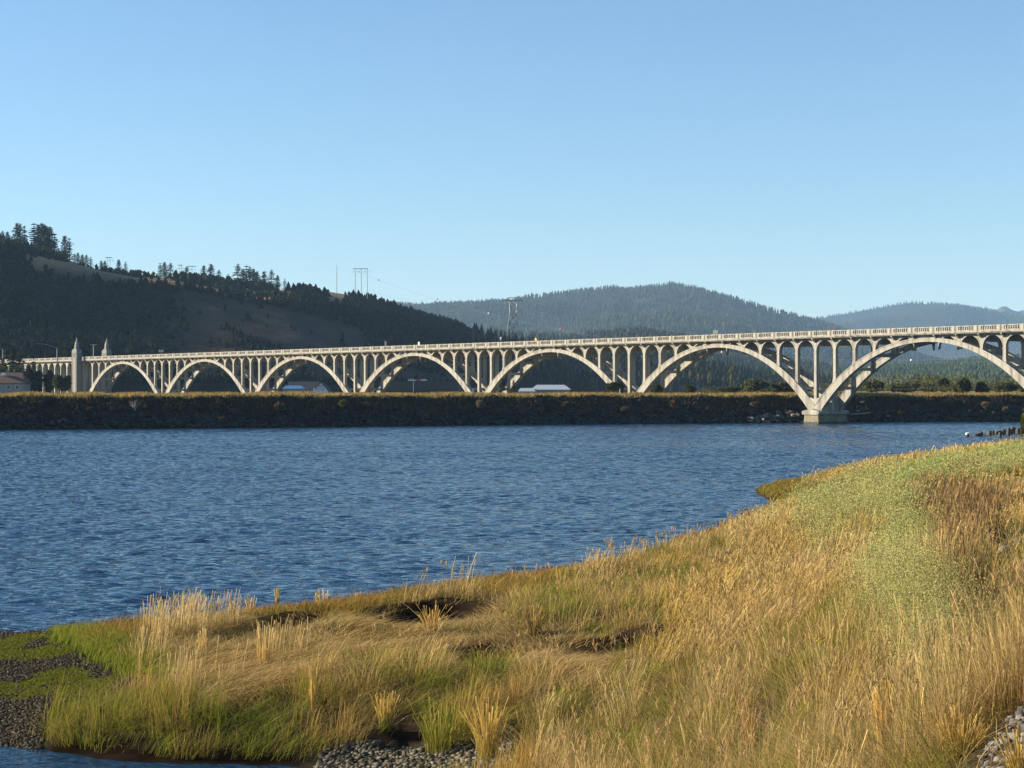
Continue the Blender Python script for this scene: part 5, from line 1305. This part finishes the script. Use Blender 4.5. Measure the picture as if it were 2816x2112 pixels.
CL = [(2428, 2070, 225, 70, GOLD, GOLD * 1.1, 170, 'tall upright straw-coloured bunchgrass with feathery heads at the lower right', .05),
      (2060, 2050, 165, 60, GOLD, TAN, 110, 'slim golden grass clump left of the tall straw bunchgrass', .10),
      (2640, 2080, 150, 150, OLIVE, GOLD, 260, 'broad golden grass clump in front of the pale crushed stone', .28),
      (2800, 2130, 150, 90, OLIVE, GOLD * .9, 160, 'yellow-green grass clump cut by the lower right corner', .2),
      (1340, 2090, 190, 90, OLIVE, GOLD, 200, 'golden grass clump above the pebbles at the bottom centre', .13),
      (1205, 2070, 150, 130, OLIVE, LIME * 1.1, 200, 'yellow-green reed clump left of the golden clump above the pebbles', .14),
      (1060, 2010, 120, 60, GREEN * 1.2, GOLD, 150, 'narrow lime-yellow grass clump on the front edge of the marsh', .1),
      (1465, 1750, 95, 60, OLIVE, TAN, 150, 'dark-based tussock right of the shadowed hollow', .15),
      (1185, 1745, 90, 50, TAN, GOLD, 110, 'golden tuft in front of the shadowed hollow', .22),
      (690, 1690, 62, 40, STRAW, STRAW, 60, 'pale reed tuft on the river edge, wider of the two at left', .07),
      (762, 1672, 64, 16, STRAW, GOLD, 40, 'thin pale reed spike on the river edge', .04),
      (885, 1672, 55, 62, STRAW, STRAW, 80, 'pale reed tuft on the river edge left of the hollow', .08),
      (985, 1660, 42, 50, STRAW, TAN, 50, 'short pale reed tuft on the river edge behind the hollow', .08),
      (640, 1690, 45, 26, STRAW, STRAW, 36, 'leftmost small pale reed tuft on the river edge', .07),
      (725, 1830, 130, 60, GOLD, STRAW, 90, 'tall golden stalks in the middle of the marsh, left', .06),
      (560, 1800, 80, 40, GOLD, STRAW, 60, 'small golden stalk tuft at the left of the marsh', .06),
      (860, 1960, 170, 22, GOLD, GOLD, 36, 'single tall thin straw stalk bundle in the matted grass', .04),
      (2690, 1800, 120, 70, TAN, STRAW, 70, 'feathery arching grass plumes at the edge of the right-hand gully', .45),
      (2745, 1900, 150, 120, TAN, STRAW * .9, 80, 'long arching grass plumes leaning over the crushed stone', .6),
      (1225, 1330, 34, 26, GOLD, GOLD, 40, 'x', .1)]
for i, (u, vb, hp, wp, ca, cb, n, lb, ln) in enumerate(CL[:-1]): clump(u, vb, hp, wp, ca, cb, n, lb, 200 + i, ln)
# flowers
def flower(u, v, wpx, white, label, seed):
    rgc = np.random.default_rng(seed)
    Ys = np.linspace(12, 210, 4000); xs = (u - CX) / F * Ys; zs = EYE - (v - HV) / F * Ys; g_ = elev(xs, Ys) + .95; i = int(np.argmax(zs < g_)) if (zs < g_).any() else int(np.argmin(zs - g_ + 9 * (Ys < 100))); Yc = Ys[i]; xc = xs[i]; zc = float(elev(np.array([xc]), np.array([Yc]))[0])
    w = wpx / F * Yc / 2; h = float(zs[i] - zc)
    r = empty('white_flower' if white else 'yellow_flower', (xc, Yc - .25, zc)); tag(r, label, 'flower', 'white flower heads on the right bank' if white else 'yellow wildflowers on the right bank')
    b = MB(); nh = 4 if white else 26
    st_ = MB()
    for q in range(nh):
        a_ = rgc.random() * 6.28; d = math.sqrt(rgc.random()) * w; x, y, zz = d * math.cos(a_), d * math.sin(a_) * .8, h + rgc.normal(0, .25) * w
        s = w * (.45 if white else .17); V, Fc = uvsphere(s, 7, 4, (1, 1, .45)); b.add([(p[0] + x, p[1] + y, p[2] + zz) for p in V], Fc)
        if q < 8: st_.tube([(x * .1, y * .1, 0), (x * .5, y * .5, h * .6), (x, y, zz - .01)], .004, 4)
    b.build('petals', M['flower_white' if white else 'flower_yellow'], r); st_.build('stem', M['stem'], r)
FL = [(2250, 1750, 38, 0, 'largest yellow flower head, above the tall straw bunchgrass'), (2088, 1575, 22, 0, 'yellow flower in the golden grass left of the weeds'), (2513, 1263, 16, 0, 'yellow flower tuft, upper of the two near the far grass'), (2512, 1270, 12, 0, 'yellow flower tuft just under the upper one near the far grass'),
      (2523, 1237, 14, 0, 'left yellow flower by the river skyline'), (2542, 1240, 8, 0, 'middle yellow flower by the river skyline'), (2556, 1241, 9, 0, 'right yellow flower by the river skyline'), (2570, 1262, 12, 0, 'yellow flower left of the pale weeds at the top'),
      (2750, 1373, 18, 0, 'yellow flower on the right bank below the white flowers'), (2787, 1398, 16, 0, 'yellow flower near the right edge'), (2770, 1425, 16, 0, 'lowest yellow flower near the right edge above the rocks'),
      (2627, 1358, 7, 1, 'white flower head above the brown tall grass, larger one'), (2606, 1379, 5, 1, 'tiny white flower head left in the brown tall grass'), (2721, 1307, 7, 1, 'white flower head in the pale weeds, right of centre'), (2712, 1315, 5, 1, 'tiny white flower head just below another in the weeds'), (2696, 1260, 6, 1, 'highest white flower head in the yellow-green weeds'), (2768, 1317, 5, 1, 'small white flower head nearest the right edge'), (2594, 1224, 4, 1, 'tiny white flower head by the river skyline')]
for i, (u, v, w, wh, lb) in enumerate(FL): flower(u, v, w, wh, lb, 300 + i)
# goldenrod haze at the upper right of the weeds
kk = inpoly(U, Vv, [(2090, 975), (2160, 965), (2230, 975), (2230, 1050), (2150, 1060), (2080, 1040)]); ip = np.where(kk)[0]
if len(ip):
    ix = np.repeat(ip, 14); ctr = np.stack([X[ix] + rg.normal(0, .5, len(ix)), Y[ix] + rg.normal(0, .6, len(ix)), z[ix] * 0], -1); ctr[:, 2] = elev(ctr[:, 0], ctr[:, 1]) + rg.uniform(.35, .8, len(ix))
    v, f, c = leaf_quads(ctr, 0, .0011 * ctr[:, 1], rg, np.array([.46, .36, .04]), .3); tag(put('goldenrod', mesh_np('goldenrod', v, [f], np.clip(c, .004, 1)), M['vcol']), 'mass of small yellow blooms in the weeds at the far right', 'flowers', kind='stuff')
# rocks and dark brush at the right edge
rgx = random.Random(3)
for i, (u, v, wpx, lb) in enumerate(((2775, 1508, 60, 'flat grey rock slab at the right edge, lower one'), (2800, 1480, 46, 'grey rock slab above and behind the lower one at the right edge'), (2745, 1518, 22, 'small pale rock left of the grey slabs'), (2812, 1455, 30, 'dark rock at the right edge under the dry twigs'))):
    Ys = np.linspace(12, 210, 4000); xs = (u - CX) / F * Ys; zs = EYE - (v - HV) / F * Ys; g_ = elev(xs, Ys) + .25; k = int(np.argmax(zs < g_)); Yc = Ys[k]
    o = link(bpy.data.objects.new('rock_slab', RK[(i + 1) % 6])); s = wpx / F * Yc / 2 * 1.2; o.scale = (s, s, s * .8); o.location = (xs[k], Yc, zs[k] - s * .15); o.rotation_euler = (.15, -.1, rgx.random() * 6); tag(o, lb, 'rock')
bush(2822, 1105, 1215, 165, 44, 'dense green shrub cut by the right edge above the piles', (.07, .085, .025), 51, lobes=10, n=2600, col2=np.array([.16, .15, .04]))
bush(2806, 1225, 1262, 150, 60, 'low dark brush with dead twigs at the right edge below the green shrub', (.07, .065, .04), 52, lobes=10, n=1500)

# lettering on the white gable (two rows of dark capitals)
text('FREE', 0, h_shop * .50, 1.35, r_shop); text('LITTLE', -.3, h_shop * .18, 1.35, r_shop)

# ------------------------------------------------------------------ haze
b = MB(); b.box(-14500, 14500, -400, 16000, -3.6, 760)
hz_ = b.build('haze', None) if False else None
me = b.mesh('haze'); mh = bpy.data.materials.new('haze_air'); mh.use_nodes = True
t_ = mh.node_tree; t_.nodes.clear(); pv = t_.nodes.new('ShaderNodeVolumePrincipled'); ou = t_.nodes.new('ShaderNodeOutputMaterial')
pv.inputs['Color'].default_value = (.42, .68, 1.0, 1); pv.inputs['Density'].default_value = HAZE; pv.inputs['Anisotropy'].default_value = 0.0
t_.links.new(pv.outputs[0], ou.inputs['Volume'])
me.materials.append(mh); tag(link(bpy.data.objects.new('haze', me)), kind='stuff')
print('blades', NGRASS)
